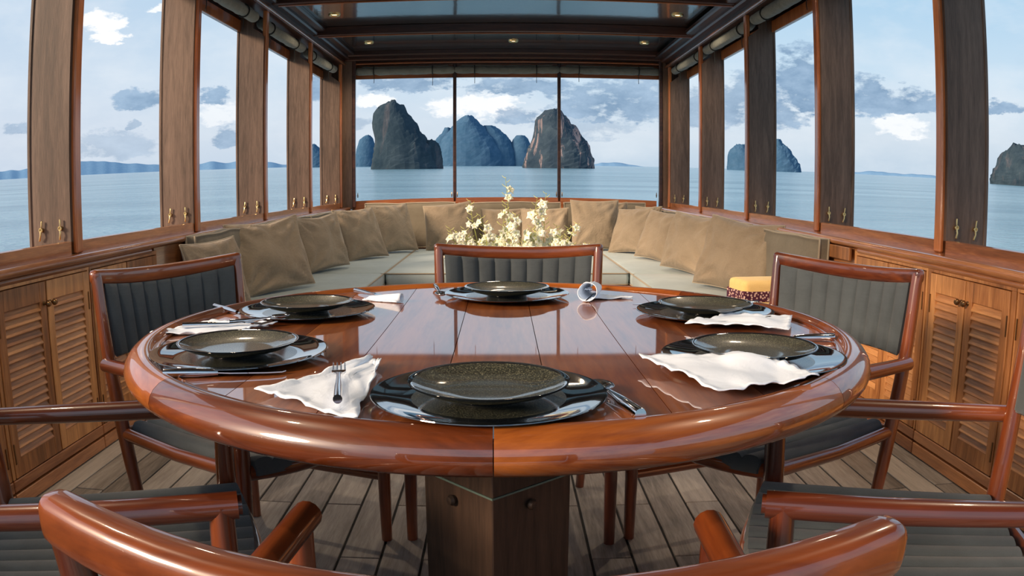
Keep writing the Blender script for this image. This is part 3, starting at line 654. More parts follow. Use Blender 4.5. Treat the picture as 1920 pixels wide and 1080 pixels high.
# ================================================================== CHAIRS
def chair():
    t = empty('dining_chair')
    for s_ in (1, -1):
        b = NB(); tube(b, [(s_*.218, -.228, 0), (s_*.232, -.240, .20), (s_*.250, -.252, .42), (s_*.262, -.268, .60), (s_*.269, -.286, .795), (s_*.270, -.291, .825)], [.015, .017, .019, .018, .016, .0155], 12, [.017, .019, .022, .019, .016, .015])
        autosmooth(obj('leg', b, M_chair, t))
        b = NB(); tube(b, [(s_*.291, .236, 0), (s_*.289, .238, .2), (s_*.284, .242, .40), (s_*.280, .247, .592)], [.016, .019, .022, .019], 12)
        autosmooth(obj('leg', b, M_chair, t))
        b = NB(); tube(b, [(s_*.279, -.270, .588), (s_*.283, -.10, .588), (s_*.283, .08, .588), (s_*.276, .278, .588)], [.018, .021, .022, .022], 14, [.018, .020, .021, .021], round_end=False, up=(0, 0, 1))
        ao = obj('armrest', b, M_chairy, t); bm_ = NB(); bm_.from_mesh(ao.data); ends = [f_ for f_ in bm_.faces if len(f_.verts) > 4]
        bmesh.ops.bevel(bm_, geom=list({e for f_ in ends for e in f_.edges}), offset=.006, segments=2, affect='EDGES'); bm_.to_mesh(ao.data); bm_.free(); autosmooth(ao, 60)
        b = NB(); tube(b, [(s_*.284, .240, .395), (s_*.268, .0, .388), (s_*.247, -.248, .395)], .016, 12, .018, up=(0, 0, 1)); autosmooth(obj('side_rail', b, M_chairy, t))
        b = NB(); tube(b, [(s_*.289, .238, .205), (s_*.232, -.238, .205)], .010, 10, .014, up=(0, 0, 1)); autosmooth(obj('stretcher', b, M_chairy, t))
    # top rail: thick, bowed backwards, dipping a little in the middle
    b = NB(); n = 16; pts = []; ra = []; rb = []
    for i in range(n+1):
        q = -1+2*i/n; e = 1-q*q; pts.append((q*.270, -.292-.052*e, .818-.016*e)); 
    rg = []     # rounded rectangular section, ends softened
    sec = []
    for k in range(24):
        a = 2*PI*k/24; c_, s2 = math.cos(a), math.sin(a); sec.append((math.copysign(abs(c_)**.62, c_), math.copysign(abs(s2)**.62, s2)))
    full = [Vector(p) for p in pts]; dl = (full[0]-full[1]).normalized(); dr_ = (full[-1]-full[-2]).normalized()
    path = [(full[0]+dl*.0155, .35), (full[0]+dl*.0135, .72), (full[0]+dl*.008, .94)]+[(p, 1) for p in full]+[(full[-1]+dr_*.008, .94), (full[-1]+dr_*.0135, .72), (full[-1]+dr_*.0155, .35)]
    for i, (p, f_) in enumerate(path):
        tg = (path[min(i+1, len(path)-1)][0]-path[max(i-1, 0)][0]).normalized(); sd_ = tg.cross(Vector((0, 0, 1))).normalized()
        e = max(0, 1-(p.x/.27)**2); rg.append([b.verts.new(p+sd_*(c_*(.0155+.003*e)*f_)+Vector((0, 0, 1))*(s2*(.0200+.002*e)*f_)) for c_, s2 in sec])
    for a_, b_ in zip(rg, rg[1:]):
        for j in range(24): b.faces.new((a_[j], a_[(j+1) % 24], b_[(j+1) % 24], b_[j]))
    b.faces.new(rg[0][::-1]); b.faces.new(rg[-1]); autosmooth(obj('top_rail', b, M_chairx, t), 60)
    b = NB(); pts = []
    for i in range(n+1):
        q = -1+2*i/n; e = 1-q*q; pts.append((q*.286, .240+.050*e, .395-.018*e))
    tube(b, pts, .017, 12, .020, up=(0, 0, 1)); autosmooth(obj('front_rail', b, M_chairx, t))
    b = NB(); tube(b, [(-.247, -.246, .395), (0, -.262, .390), (.247, -.246, .395)], .013, 10, .017, up=(0, 0, 1)); autosmooth(obj('rear_rail', b, M_chairx, t))
    # upholstered back: nine vertical channels, bowed like the rail, thin inner frame bead
    def chan(w0, w1, nch, per, f_out):
        """list of (t, bulge) across the width"""
        out_ = []
        for c in range(nch):
            for j in range(per):
                a = j/per; out_.append(((c+a)/nch, abs(math.sin(PI*a))**.40))
        out_.append((1.0, 0.0)); return out_
    pr = chan(0, 1, 9, 6, None)
    b = NB(); rows = [(.603, .0), (.611, 1.0), (.70, 1.0), (.790, 1.0), (.800, .4)]
    def backP(tq, z, dy):
        q = -1+2*tq; e = 1-q*q; k = (z-.60)/.22; wx = .236+.014*k
        return (q*wx, -.266-.020*k-.048*e+dy, z-.018*e*max(0, k-.3)/.6)
    gf = [[b.verts.new(backP(tq, z, .003+.013*kk*(.05+.95*bu))) for tq, bu in pr] for z, kk in rows]
    gb = [[b.verts.new(backP(tq, z, -.010*(kk*.8+.2))) for tq, bu in pr] for z, kk in rows]
    m_ = len(pr)
    for i in range(len(rows)-1):
        for j in range(m_-1):
            b.faces.new((gf[i][j], gf[i+1][j], gf[i+1][j+1], gf[i][j+1])); b.faces.new((gb[i][j], gb[i][j+1], gb[i+1][j+1], gb[i+1][j]))
    for i in range(len(rows)-1):
        b.faces.new((gf[i][0], gb[i][0], gb[i+1][0], gf[i+1][0])); b.faces.new((gf[i][-1], gf[i+1][-1], gb[i+1][-1], gb[i][-1]))
    for j in range(m_-1):
        b.faces.new((gf[0][j], gf[0][j+1], gb[0][j+1], gb[0][j])); b.faces.new((gf[-1][j], gb[-1][j], gb[-1][j+1], gf[-1][j+1]))
    bmesh.ops.recalc_face_normals(b, faces=b.faces); autosmooth(obj('backrest', b, M_char, t), 50)
    # seat pad: channels running front to back, hammocked a little
    pr = chan(0, 1, 10, 6, None); b = NB(); ys = [-.238, -.228, -.1, .05, .20, .262, .272]
    def seatP(tq, y, z, top):
        q = -1+2*tq; e = 1-q*q; wx = .232+(y+.24)/.5*.030; fr = .028*e if y > .25 else 0
        return (q*wx, y+fr*(y > .1), z-.014*e)
    top_ = [[b.verts.new(seatP(tq, y, (.418 if 0 < i < len(ys)-1 else .400)+(.0115*bu if 0 < i < len(ys)-1 else 0), 1)) for tq, bu in pr] for i, y in enumerate(ys)]
    bot = [[b.verts.new(seatP(tq, y, .388, 0)) for tq, bu in pr] for y in ys]; m_ = len(pr)
    for i in range(len(ys)-1):
        for j in range(m_-1):
            b.faces.new((top_[i][j], top_[i][j+1], top_[i+1][j+1], top_[i+1][j])); b.faces.new((bot[i][j], bot[i+1][j], bot[i+1][j+1], bot[i][j+1]))
        b.faces.new((top_[i][0], top_[i+1][0], bot[i+1][0], bot[i][0])); b.faces.new((top_[i][-1], bot[i][-1], bot[i+1][-1], top_[i+1][-1]))
    for j in range(m_-1):
        b.faces.new((top_[0][j], bot[0][j], bot[0][j+1], top_[0][j+1])); b.faces.new((top_[-1][j], top_[-1][j+1], bot[-1][j+1], bot[-1][j]))
    bmesh.ops.recalc_face_normals(b, faces=b.faces); autosmooth(obj('seat', b, M_char, t), 50)
    return t
ch0 = chair(); first = True
for (x, y, a, lab) in ((.046, .813, 3.08, 'far dining chair, its padded black back facing the camera in front of the flowers'),
                  (-.675, .430, 4.254, 'back left dining chair, its padded back standing before the left lockers'),
                  (.724, .432, 2.015, 'dining chair at the back right of the table, its padded back browned by sunlight'),
                  (-.719, -.391, -1.238, 'front left dining chair, cut by the picture edge, two armrests reaching in'),
                  (.734, -.386, 1.255, 'front right dining chair, cut by the picture edge, grey back corner showing'),
                  (-.004, -.875, -.066, 'dining chair nearest the camera, seen from behind with its long glossy top rail')):
    c = ch0 if first else copy_tree(ch0); first = False
    c.location = (x, y, 0); c.rotation_euler = (0, 0, a)
    tag(c, lab, 'chair', 'dining chairs around the round table')

# ================================================================== TABLE
TZ = .75; DISH = .0072       # boards dished fore and aft, shaped to lengthen the window reflection
def tz(y): return TZ-DISH*(1-min(1, abs(y)/.668)**2)
t = empty('round_dining_table')
RI = .668
xs = [-.683, -.532, -.381, -.2285, -.075, .0745, .2275, .379, .531, .683]
for a, c in zip(xs, xs[1:]):
    a2, c2 = max(a+.0007, -RI+.001), min(c-.0007, RI-.001); n = 14; P_ = []
    for i in range(n+1):
        x = a2+(c2-a2)*i/n; P_.append((x, math.sqrt(max(1e-5, RI*RI-x*x))))
    P_ += [(x, -y) for x, y in P_[::-1]]
    b = NB(); ny = 24; g = []
    def yl(x): return math.sqrt(max(1e-5, RI*RI-x*x))
    for i in range(9):
        x = a2+(c2-a2)*i/8; g.append([b.verts.new((x, yl(x)*(-1+2*j/ny), TZ-DISH*(1-(yl(x)*(-1+2*j/ny)/RI)**2))) for j in range(ny+1)])
    lo = [[b.verts.new((v.co.x, v.co.y, TZ-.022)) for v in row] for row in g]
    for i in range(8):
        for j in range(ny): b.faces.new((g[i][j], g[i+1][j], g[i+1][j+1], g[i][j+1])); b.faces.new((lo[i][j], lo[i][j+1], lo[i+1][j+1], lo[i+1][j]))
    for j in range(ny):
        b.faces.new((g[0][j], g[0][j+1], lo[0][j+1], lo[0][j])); b.faces.new((g[8][j], lo[8][j], lo[8][j+1], g[8][j+1]))
    for i in range(8):
        b.faces.new((g[i][0], lo[i][0], lo[i+1][0], g[i+1][0])); b.faces.new((g[i][ny], g[i+1][ny], lo[i+1][ny], lo[i][ny]))
    bmesh.ops.recalc_face_normals(b, faces=b.faces); autosmooth(obj('plank', b, M_table, t), 30)
b = NB(); lathe(b, [(0, TZ-.0225), (RI+.01, TZ-.0225), (RI+.012, TZ-.06), (0, TZ-.06)], 64); obj('under_board', b, M_ped, t)
prof = [(RI, TZ-.025), (RI+.0005, TZ-.0015), (RI+.004, TZ-.003), (RI+.009, TZ-.003), (RI+.013, TZ+.001), (RI+.019, TZ+.0055), (.694, TZ+.007), (.703, TZ+.0065), (.714, TZ+.002), (.724, TZ-.006), (.731, TZ-.016), (.734, TZ-.027),
        (.732, TZ-.036), (.726, TZ-.045), (.716, TZ-.052), (.702, TZ-.0565), (.685, TZ-.058), (.64, TZ-.058)]
b = NB(); na = 20; rows = []
for i in range(na+1):
    a = R(90-22.45)+R(44.9)*i/na; rows.append([b.verts.new((r_*math.cos(a), r_*math.sin(a), z_)) for r_, z_ in prof])
for i in range(na):
    for j in range(len(prof)-1): b.faces.new((rows[i][j], rows[i][j+1], rows[i+1][j+1], rows[i+1][j]))
b.faces.new(rows[0]); b.faces.new(rows[-1][::-1]); bmesh.ops.recalc_face_normals(b, faces=b.faces)
seg0 = autosmooth(obj('rim_segment', b, M_rim, t, rot=(0, 0, R(22.5))), 50)
for k in range(1, 8): inst(seg0, t, (0, 0, 0), (0, 0, R(22.5+45*k)))
PA = R(42); pc = Vector((-.001, -.055, 0)); h2 = .106
def ped(b, hw, z0, z1, bev=.002):
    box(b, -hw, hw, -hw, hw, z0, z1, bev); bmesh.ops.rotate(b, verts=b.verts, matrix=Matrix.Rotation(PA, 3, 'Z')); bmesh.ops.translate(b, verts=b.verts, vec=pc)
b = NB(); ped(b, h2, .03, TZ-.061); obj('pedestal', b, M_ped, t)
b = NB(); ped(b, h2+.0035, .462, TZ-.062); obj('pedestal_cap', b, M_ped, t)
b = NB(); ped(b, .17, .0, .03, .006); obj('base_plate', b, M_ped, t)
M_verd = plain('verdigris_edge', (.16, .24, .21), .6, .4)
b = NB(); ped(b, h2+.0045, .4585, .4625, .0005); obj('cap_edge', b, M_verd, t)
b = NB(); box(b, -.42, .42, -.035, .035, TZ-.095, TZ-.061, .004); obj('cross_bearer', b, M_ped, t, (pc.x, pc.y, 0)); b = NB(); box(b, -.035, .035, -.42, .42, TZ-.0945, TZ-.0612, .004); obj('cross_bearer', b, M_ped, t, (pc.x, pc.y, 0))
for (lx, ly, rz) in ((-.010, -h2, 0), (-h2, .008, -PI/2)):
    b = NB(); lathe(b, [(0, .016), (.008, .014), (.0115, .008), (.010, .002), (.006, 0)], 14); bmesh.ops.rotate(b, verts=b.verts, matrix=Matrix.Rotation(PI/2, 3, 'X'))
    o = autosmooth(obj('knob', b, M_ped, t)); o.rotation_euler = (0, 0, PA+rz); o.location = pc+Matrix.Rotation(PA, 3, 'Z') @ Vector((lx, ly, 0))+Vector((0, 0, .425))
tag(t, 'round varnished plank dining table with a thick glossy rim on a dark square pedestal', 'table')

# ---- plates
PL = [(-.008, -.553, 'nearest the camera'), (-.452, -.274, 'at the front left of the table'), (-.443, .207, 'at the back left of the table'),
      (.022, .451, 'at the far side of the table'), (.474, .174, 'at the back right of the table'), (.436, -.318, 'at the front right of the table')]
cp0 = dp0 = None
for x, y, lab in PL:
    if cp0 is None:
        b = NB(); pf = [(0, .0045), (.105, .0045), (.118, .006), (.140, .0095), (.156, .0130), (.1595, .0133), (.160, .012), (.155, .0098), (.118, .0025), (.105, .0008), (0, .0008)]
        lathe(b, pf, 72, lambda i: 0 if i < 1 else 1); cp0 = autosmooth(obj('charger_plate', b, [M_plate, M_gloss]), 60)
        b = NB(); pf = [(0, .0165), (.048, .0165), (.066, .0180), (.088, .0235), (.103, .0295), (.1078, .0315), (.1092, .0312), (.1085, .029), (.090, .0200), (.068, .0135), (.052, .0110), (.050, .0062), (.045, .0062), (.044, .0105), (0, .0105)]
        lathe(b, pf, 72, lambda i: 1 if 4 <= i <= 7 else (0 if i < 4 else 1)); dp0 = autosmooth(obj('dinner_plate', b, [M_plate, M_gloss]), 60)
        c, d = cp0, dp0
    else: c, d = inst(cp0), inst(dp0)
    c.location = (x, y, tz(y)+.0008); d.location = (x, y, tz(y)-.0007)
    tag(c, 'wide glossy black charger plate '+lab, 'plate', 'black charger plates'); tag(d, 'smaller speckled dark plate on its charger, '+lab, 'plate', 'speckled dark dinner plates')

# ---- napkins
def napkin(corners, label, seed, amp=.006, base=.0025, peak=0, peakpos=(.5, .5), n=26, wav=.006):
    """cloth patch between four table corners (x, y), bilinear, with folds"""
    A, B, C, D = [Vector((*c, 0)) for c in corners]; ctr = (A+B+C+D)/4; b = NB(); off = Vector((seed*2.3, seed, 0)); g = []
    for i in range(n+1):
        row = []
        for j in range(n+1):
            u_, v_ = i/n, j/n; p = (A*(1-u_)+B*u_)*(1-v_)+(D*(1-u_)+C*u_)*v_
            ed = min(u_, v_, 1-u_, 1-v_)
            p += Vector((noise.noise(Vector((u_*5, v_*5, 1))+off), noise.noise(Vector((u_*5, v_*5, 9))+off), 0))*wav
            z = base+amp*(.5+.9*noise.noise(Vector((u_*2.6, v_*2.6, 3))+off)+.35*abs(math.sin(u_*7+v_*3+seed)))
            z += peak*math.exp(-((u_-peakpos[0])**2/.05+(v_-peakpos[1])**2/.05))
            z += .004*abs(math.sin((u_+v_)*16+seed))*(ed < .04)
            row.append(b.verts.new((p.x-ctr.x, p.y-ctr.y, max(.0018, z))))
        g.append(row)
    for i in range(n):
        for j in range(n): b.faces.new((g[i][j], g[i][j+1], g[i+1][j+1], g[i+1][j]))
    bmesh.ops.recalc_face_normals(b, faces=b.faces)
    o = obj('napkin', b, M_nap, None, (ctr.x, ctr.y, tz(ctr.y)+.0005), smooth=True); md = o.modifiers.new('thickness', 'SOLIDIFY'); md.thickness = .0016; md.offset = 0
    return tag(o, label, 'napkin', 'white cloth napkins')
napkin([(-.335, -.545), (-.208, -.318), (-.186, -.345), (-.168, -.672)], 'white napkin spread in a triangle left of the nearest plate, a fork lying on it', 1, .007, wav=.010)
napkin([(.232, -.345), (.440, -.395), (.470, -.525), (.297, -.583)], 'big crumpled white napkin in front of the front right plate', 2, .007, base=.013, peak=.016, peakpos=(.72, .25), wav=.007)
napkin([(.385, -.005), (.500, .095), (.655, .085), (.585, -.085)], 'folded white napkin between the two right-hand plates', 3, .005, base=.010, peak=.008, peakpos=(.4, .6), wav=.005)
napkin([(-.705, -.095), (-.625, .060), (-.470, .040), (-.530, -.070)], 'white napkin under silver cutlery between the two left-hand plates', 4, .005, wav=.008)
# the two napkins rolled round their cutlery
def rolled(p0, p1, r0, r1, tail, label, seed, z0=0, z1=0):
    p0, p1 = Vector((*p0, 0)), Vector((*p1, 0)); d = (p1-p0); s_ = d.normalized().cross(Vector((0, 0, 1))); b = NB(); n = 30; m_ = 12; g = []
    for i in range(m_+1):
        q = i/m_; row = []
        for j in range(n+1):
            a = -PI*.55+j/n*2*PI*1.12; rr = (r0*(1-q)+r1*q)*(1-.17*j/n)*(1+.06*noise.noise(Vector((j*.3, q*3, seed))))
            row.append(b.verts.new(d*(q+.10*math.sin(a)*(i == 0)-.5)+s_*(math.cos(a)*rr)+Vector((0, 0, max(.002, rr*.95+math.sin(a)*rr*.92+z0*(1-q)+z1*q)))))
        g.append(row)
    for i in range(m_):
        for j in range(n): b.faces.new((g[i][j], g[i][j+1], g[i+1][j+1], g[i+1][j]))
    c = (p0+p1)/2
    if tail:
        T = [Vector((*q, 0))-c for q in tail]; k = 10; gg = [[b.verts.new(((T[0]*(1-i/k)+T[1]*(i/k))*(1-j/k)+T[2]*(j/k))+Vector((0, 0, .003+.0022*math.sin(i*1.3+j)))) for j in range(k+1)] for i in range(k+1)]
        for i in range(k):
            for j in range(k): b.faces.new((gg[i][j], gg[i][j+1], gg[i+1][j+1], gg[i+1][j]))
    bmesh.ops.recalc_face_normals(b, faces=b.faces)
    o = obj('napkin', b, M_nap, None, (c.x, c.y, tz(c.y)+.0005), smooth=True); md = o.modifiers.new('thickness', 'SOLIDIFY'); md.thickness = .0016; md.offset = 0
    return tag(o, label, 'napkin', 'white cloth napkins')
rolled((.222, .385), (.258, .52), .0265, .018, [(.235, .40), (.25, .50), (.345, .425)], 'rolled white napkin standing open toward the camera beside the far plate', 5)
rolled((-.335, .405), (-.240, .375), .006, .013, [(-.335, .41), (-.345, .40), (-.25, .36)], 'narrow cone-folded white napkin right of the back left plate', 6)

# ---- cutlery
def frame(p0, p1, z0, z1):
    p0 = Vector((*p0, tz(p0[1])+z0)); p1 = Vector((*p1, tz(p1[1])+z1)); return p0, (p1-p0).length, (p1-p0).normalized()
def place(o, p0, d):
    q = d.to_track_quat('Y', 'Z'); o.rotation_mode = 'QUATERNION'; o.rotation_quaternion = q; o.location = p0
def fork(p0, p1, label, z0=.009, z1=.009, hr=.0062):
    o0, ln, d = frame(p0, p1, z0, z1); t = empty('fork')
    b = NB(); hl = ln*.52; tube(b, [(0, 0, 0), (0, hl*.5, 0), (0, hl, .0), (0, ln*.66, .002), (0, ln*.70, .001)], [hr, hr*.95, hr*.62, .0030, .0055], 14, [hr, hr*.95, hr*.55, .0022, .0018]); autosmooth(obj('handle', b, M_steel, t), 50)
    b = NB(); yb = ln*.70; prism(b, [(-.0105, yb+.012), (-.008, yb+.003), (-.003, yb-.003), (.003, yb-.003), (.008, yb+.003), (.0105, yb+.012), (.0105, yb+.018), (-.0105, yb+.018)], 'z', -.0012, .0016); obj('head', b, M_steel, t)
    for k in range(4):
        x = -.0090+k*.0060; b = NB(); tube(b, [(x, yb+.016, .000), (x, ln*.88, -.0022), (x*.97, ln, .003)], [.0015, .0013, .0007], 6, [.0011, .001, .0007]); autosmooth(obj('tine', b, M_steel, t), 60)
    place(t, o0, d); return tag(t, label, 'fork', 'polished steel forks')
def knife(p0, p1, label, z0=.0085, z1=.0045, hr=.0072):
    o0, ln, d = frame(p0, p1, z0, z1); t = empty('knife')
    b = NB(); hl = ln*.45; tube(b, [(0, 0, 0), (0, .002, 0), (0, hl*.6, 0), (0, hl, 0)], [hr*.92, hr, hr*.95, hr*.6], 14, [hr*.92, hr, hr*.95, hr*.6]); autosmooth(obj('handle', b, M_steel, t), 50)
    b = NB(); prism(b, [(-.004, hl-.003), (.004, hl-.003), (.0085, hl+.02), (.0095, ln*.85), (.006, ln*.97), (-.002, ln), (-.0045, ln*.9), (-.004, hl+.01)], 'z', -.0009, .0009); obj('blade', b, M_steel, t)
    place(t, o0, d); return tag(t, label, 'knife', 'polished steel knives')
def spoon(p0, p1, label, z0=.0085, z1=.006, hr=.0072):
    o0, ln, d = frame(p0, p1, z0, z1); t = empty('spoon')
    b = NB(); hl = ln*.62; tube(b, [(0, 0, 0), (0, .002, 0), (0, hl*.6, 0), (0, hl, .001), (0, ln*.74, .002)], [hr*.92, hr, hr*.9, hr*.5, .004], 14, [hr*.92, hr, hr*.9, hr*.42, .002]); autosmooth(obj('handle', b, M_steel, t), 50)
    b = NB(); cy = ln*.86; lb = ln*.16; ring = []
    for k in range(5):
        f_ = 1-k/5; ring.append([b.verts.new((math.cos(a)*.0165*f_, cy+math.sin(a)*lb*f_, .004-.007*(1-f_*f_))) for a in [2*PI*j/20 for j in range(20)]])
    for a_, b_ in zip(ring, ring[1:]):
        for j in range(20): b.faces.new((a_[j], a_[(j+1) % 20], b_[(j+1) % 20], b_[j]))
    b.faces.new(ring[-1]); bmesh.ops.recalc_face_normals(b, faces=b.faces); so = autosmooth(obj('bowl', b, M_steel, t), 70); md = so.modifiers.new('thickness', 'SOLIDIFY'); md.thickness = .0012
    place(t, o0, d); return tag(t, label, 'spoon', 'polished steel spoons')
fork((-.199, -.630), (-.240, -.415), 'steel fork lying on the triangular napkin left of the nearest plate', .020, .020)
spoon((.180, -.665), (.146, -.485), 'steel spoon with a thick round handle right of the nearest plate', .009, .008, .0082)
knife((-.520, -.452), (-.330, -.400), 'steel knife lying in front of the front left plate', .009, .005, .008)
knife((-.692, .258), (-.500, .075), 'steel knife pointing between the two left-hand plates', .009, .006)
fork((-.655, -.040), (-.470, .010), 'steel fork on the napkin behind the front left plate', .015, .014)
spoon((-.560, -.010), (-.448, .062), 'small steel spoon crossing the fork behind the front left plate', .018, .018, .0045)
spoon((-.175, .600), (-.143, .425), 'steel spoon at the left of the far plate, bowl toward the camera', .010, .008)
fork((.262, .585), (.226, .425), 'steel fork inside the rolled napkin beside the far plate', .018, .022)
knife((.640, .290), (.325, .305), 'steel knife lying behind the back right plate', .009, .005)
knife((.655, -.155), (.470, -.135), 'steel knife behind the front right plate, handle at the table rim', .009, .006, .008)
fork((-.385, .520), (-.285, .395), 'steel fork beside the cone-folded napkin, behind the back left plate', .010, .012)

# ================================================================== LOW TABLE AND FLOWERS
t = empty('low_table', (.06, 2.2, 0))
b = NB(); box(b, -.45, .45, -.30, .30, .40, .43, .006); obj('top', b, M_rail, t)
for sx in (-1, 1):
    for sy in (-1, 1):
        b = NB(); box(b, sx*.40-.025, sx*.40+.025, sy*.25-.025, sy*.25+.025, 0, .40, .004); obj('leg', b, M_rail, t)
tag(t, 'low wooden table behind the far chair, carrying the flower arrangement', 'table')
fl_ = empty('flower_arrangement', (.06, 2.15, .431)); rr = random.Random(12)
b = NB(); box(b, -.26, .26, -.07, .07, 0, .20, .02, 0, 3); autosmooth(obj('planter', b, M_vase, fl_), 60)
def blossom(b, c, nrm, s_, rr):
    nrm = nrm.normalized(); a = nrm.cross(Vector((.3, .2, 1))).normalized(); w = nrm.cross(a)
    ph = rr.uniform(0, 6)
    for k in range(5):
        an = ph+k*2*PI/5; dr = a*math.cos(an)+w*math.sin(an); sd_ = nrm.cross(dr); wd = s_*(.42 if k % 2 else .34)
        p = [c, c+dr*s_*.45+sd_*wd+nrm*s_*.15, c+dr*s_*1.0+nrm*s_*.02, c+dr*s_*.45-sd_*wd+nrm*s_*.15]
        q = [b.verts.new(x) for x in p]; m0 = b.verts.new(c+dr*s_*.5+nrm*s_*.28)
        for i in range(4): f_ = b.faces.new((q[i], q[(i+1) % 4], m0)); f_.material_index = 1
    tip = [b.verts.new(c+nrm*s_*.1+a*s_*.14*math.cos(x)+w*s_*.14*math.sin(x)) for x in (0, 2.1, 4.2)]; ap = b.verts.new(c+nrm*s_*.42)
    for i in range(3): f_ = b.faces.new((tip[i], tip[(i+1) % 3], ap)); f_.material_index = 2
def spray(x, y, lean, hgt, nb, rr):
    b = NB(); pts = []; n = 9; ph = rr.uniform(0, 6)
    for i in range(n+1):
        q = i/n; pts.append(Vector((x+lean[0]*q**1.7+.008*math.sin(ph+q*5), y+lean[1]*q**1.7, .17+hgt*1.12*(q-.12*q*q*abs(lean[0])*4))))
    tube(b, pts, [.0028-.0018*i/n for i in range(n+1)], 5)
    for f_ in b.faces: f_.material_index = 0
    for k in range(nb):
        q = .22+.62*k/max(1, nb-1)*1.0+rr.uniform(-.03, .03); i = min(n-1, int(q*n)); p = pts[i].lerp(pts[i+1], q*n-i)
        o_ = Vector((rr.uniform(-1, 1), rr.uniform(-1.2, .3), rr.uniform(-.2, .8))).normalized(); c = p+o_*rr.uniform(.014, .032)
        tube(b, [p, c], .0011, 4); blossom(b, c, o_+Vector((0, -.5, .2)), rr.uniform(.019, .031), rr)
    for k in range(7):     # buds and curling tendrils toward the tip
        q = .72+.27*k/6; i = min(n-1, int(q*n)); p = pts[i].lerp(pts[i+1], q*n-i); sgn = 1 if k % 2 else -1
        l_ = .020*(1.25-q)/.5+.006; e = p+Vector((sgn*l_, rr.uniform(-.01, .01), l_*.7)); f0 = len(b.faces)
        tube(b, [p, p.lerp(e, .6)+Vector((0, 0, -.003)), e], [.0010, .0014, .0042*(1.2-q)], 5, round_end=True)
        b.faces.ensure_lookup_table()
        for f_ in b.faces[f0:]: f_.material_index = 2
    return obj('orchid_spray', b, [M_stem, M_petal, M_bud], fl_)
spec = [(-.18, .33, 6), (-.21, .20, 7), (-.25, .22, 6), (-.13, .27, 7), (-.03, .42, 8), (-.06, .30, 8), (.0, .27, 8), (.07, .20, 8), (.11, .34, 9), (.13, .36, 8), (.15, .26, 8), (.20, .22, 8), (.24, .24, 7), (.22, .17, 7), (.26, .15, 7), (-.10, .18, 8), (-.16, .16, 8), (.04, .16, 8), (.09, .16, 8), (-.22, .14, 8), (.18, .14, 8), (-.02, .15, 8), (-.07, .14, 8), (.13, .13, 8), (.27, .12, 7), (-.26, .13, 7), (.0, .19, 8), (.22, .13, 8)]+[(-.28+.033*i, .11+.035*((i*5) % 4), 10) for i in range(18)]
for (x, hh, nb) in spec:
    spray(x*.85, rr.uniform(-.05, .05), (x*.30+rr.uniform(-.03, .03), rr.uniform(-.06, .02)), hh, nb, rr)
tag(fl_, 'loose arrangement of white and yellow-green orchids behind the far chair', 'flowers')

# ================================================================== SEA, ISLANDS, HILLS (the boat sits slightly bow-down, so the sea plane is tilted)
TX, TY = -math.tan(R(.22)), math.tan(R(1.36)); SEA0 = -2.3
def seaz(x, y): return SEA0+x*TX+y*TY
b = NB(); L_ = 30000; q = [(-L_, -L_), (L_, -L_), (L_, L_), (-L_, L_)]; b.faces.new([b.verts.new((x, y, seaz(x, y))) for x, y in q]); obj('sea', b, M_sea, kind='structure')
def island(D, lobes, label, mat, seed, dep=.75, rough=.05):
    az0 = R(sum((l[-1][1]+l[-1][2])/2 for l in lobes)/len(lobes)); c0 = CAMP+Vector((math.sin(az0), math.cos(az0), 0))*D; base = seaz(c0.x, c0.y)
    b = NB(); off = Vector((seed*5.1, seed*3.3, 0))
    for li, lv in enumerate(lobes):
        lv = sorted(lv); lv = [(lv[0][0]-.5, lv[0][1], lv[0][2])]+lv   # from below sea level up
        m_ = 30; rings = []; n = 44
        for k in range(m_+1):
            q = k/m_*(len(lv)-1); i = min(int(q), len(lv)-2); f_ = q-i; e, a0, a1 = [lv[i][j]*(1-f_)+lv[i+1][j]*f_ for j in range(3)]
            am = R((a0+a1)/2); hw = D*math.tan(R((a1-a0)/2)); dr = Vector((math.sin(am), math.cos(am), 0)); tg = Vector((dr.y, -dr.x, 0)); bot = D*math.tan(R((lv[1][2]-lv[1][1])/2))
            cen = CAMP+dr*(D+bot*.2*li); z = CAMP.z+D*math.tan(R(e)); ring = []
            for j in range(n):
                t_ = 2*PI*j/n; p = cen+tg*(math.cos(t_)*hw)+dr*(math.sin(t_)*(hw*.35+bot*dep*.5)*(1 if hw > 0 else 0)); p.z = z
                nn_ = noise.noise(p*(4.0/(bot+1))+off)+.6*noise.noise(p*(11.0/(bot+1))+off)+.35*noise.noise(p*(28.0/(bot+1))+off)
                p += ((p-cen).normalized() if hw > .01 else dr)*nn_*bot*rough; p.z += nn_*bot*rough*.8*(k > 1); ring.append(b.verts.new(p))
            rings.append(ring)
        for a_, b_ in zip(rings, rings[1:]):
            for j in range(n): b.faces.new((a_[j], a_[(j+1) % n], b_[(j+1) % n], b_[j]))
        top = rings[-1]; cc_ = sum((v.co for v in top), Vector())/n; cv = b.verts.new(cc_+Vector((0, 0, (top[0].co-cc_).length*.15)))
        for j in range(n): b.faces.new((top[j], top[(j+1) % n], cv))
    bmesh.ops.translate(b, verts=b.verts, vec=-Vector((c0.x, c0.y, base))); bmesh.ops.recalc_face_normals(b, faces=b.faces)
    o = obj('limestone_island', b, mat, None, (c0.x, c0.y, base)); return tag(o, label, 'island')
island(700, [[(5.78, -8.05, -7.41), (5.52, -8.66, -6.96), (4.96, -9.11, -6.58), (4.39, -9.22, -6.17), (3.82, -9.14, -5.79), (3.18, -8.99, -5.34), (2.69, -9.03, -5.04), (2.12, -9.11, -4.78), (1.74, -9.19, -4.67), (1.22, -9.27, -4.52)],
             [(3.09, -5.34, -4.78), (2.86, -5.64, -4.51), (2.48, -6.1, -4.33), (1.92, -6.48, -4.22), (1.22, -6.67, -4.18)]], 'tall dark limestone island with a rounded head in the left end window', M_rock_near, 1)
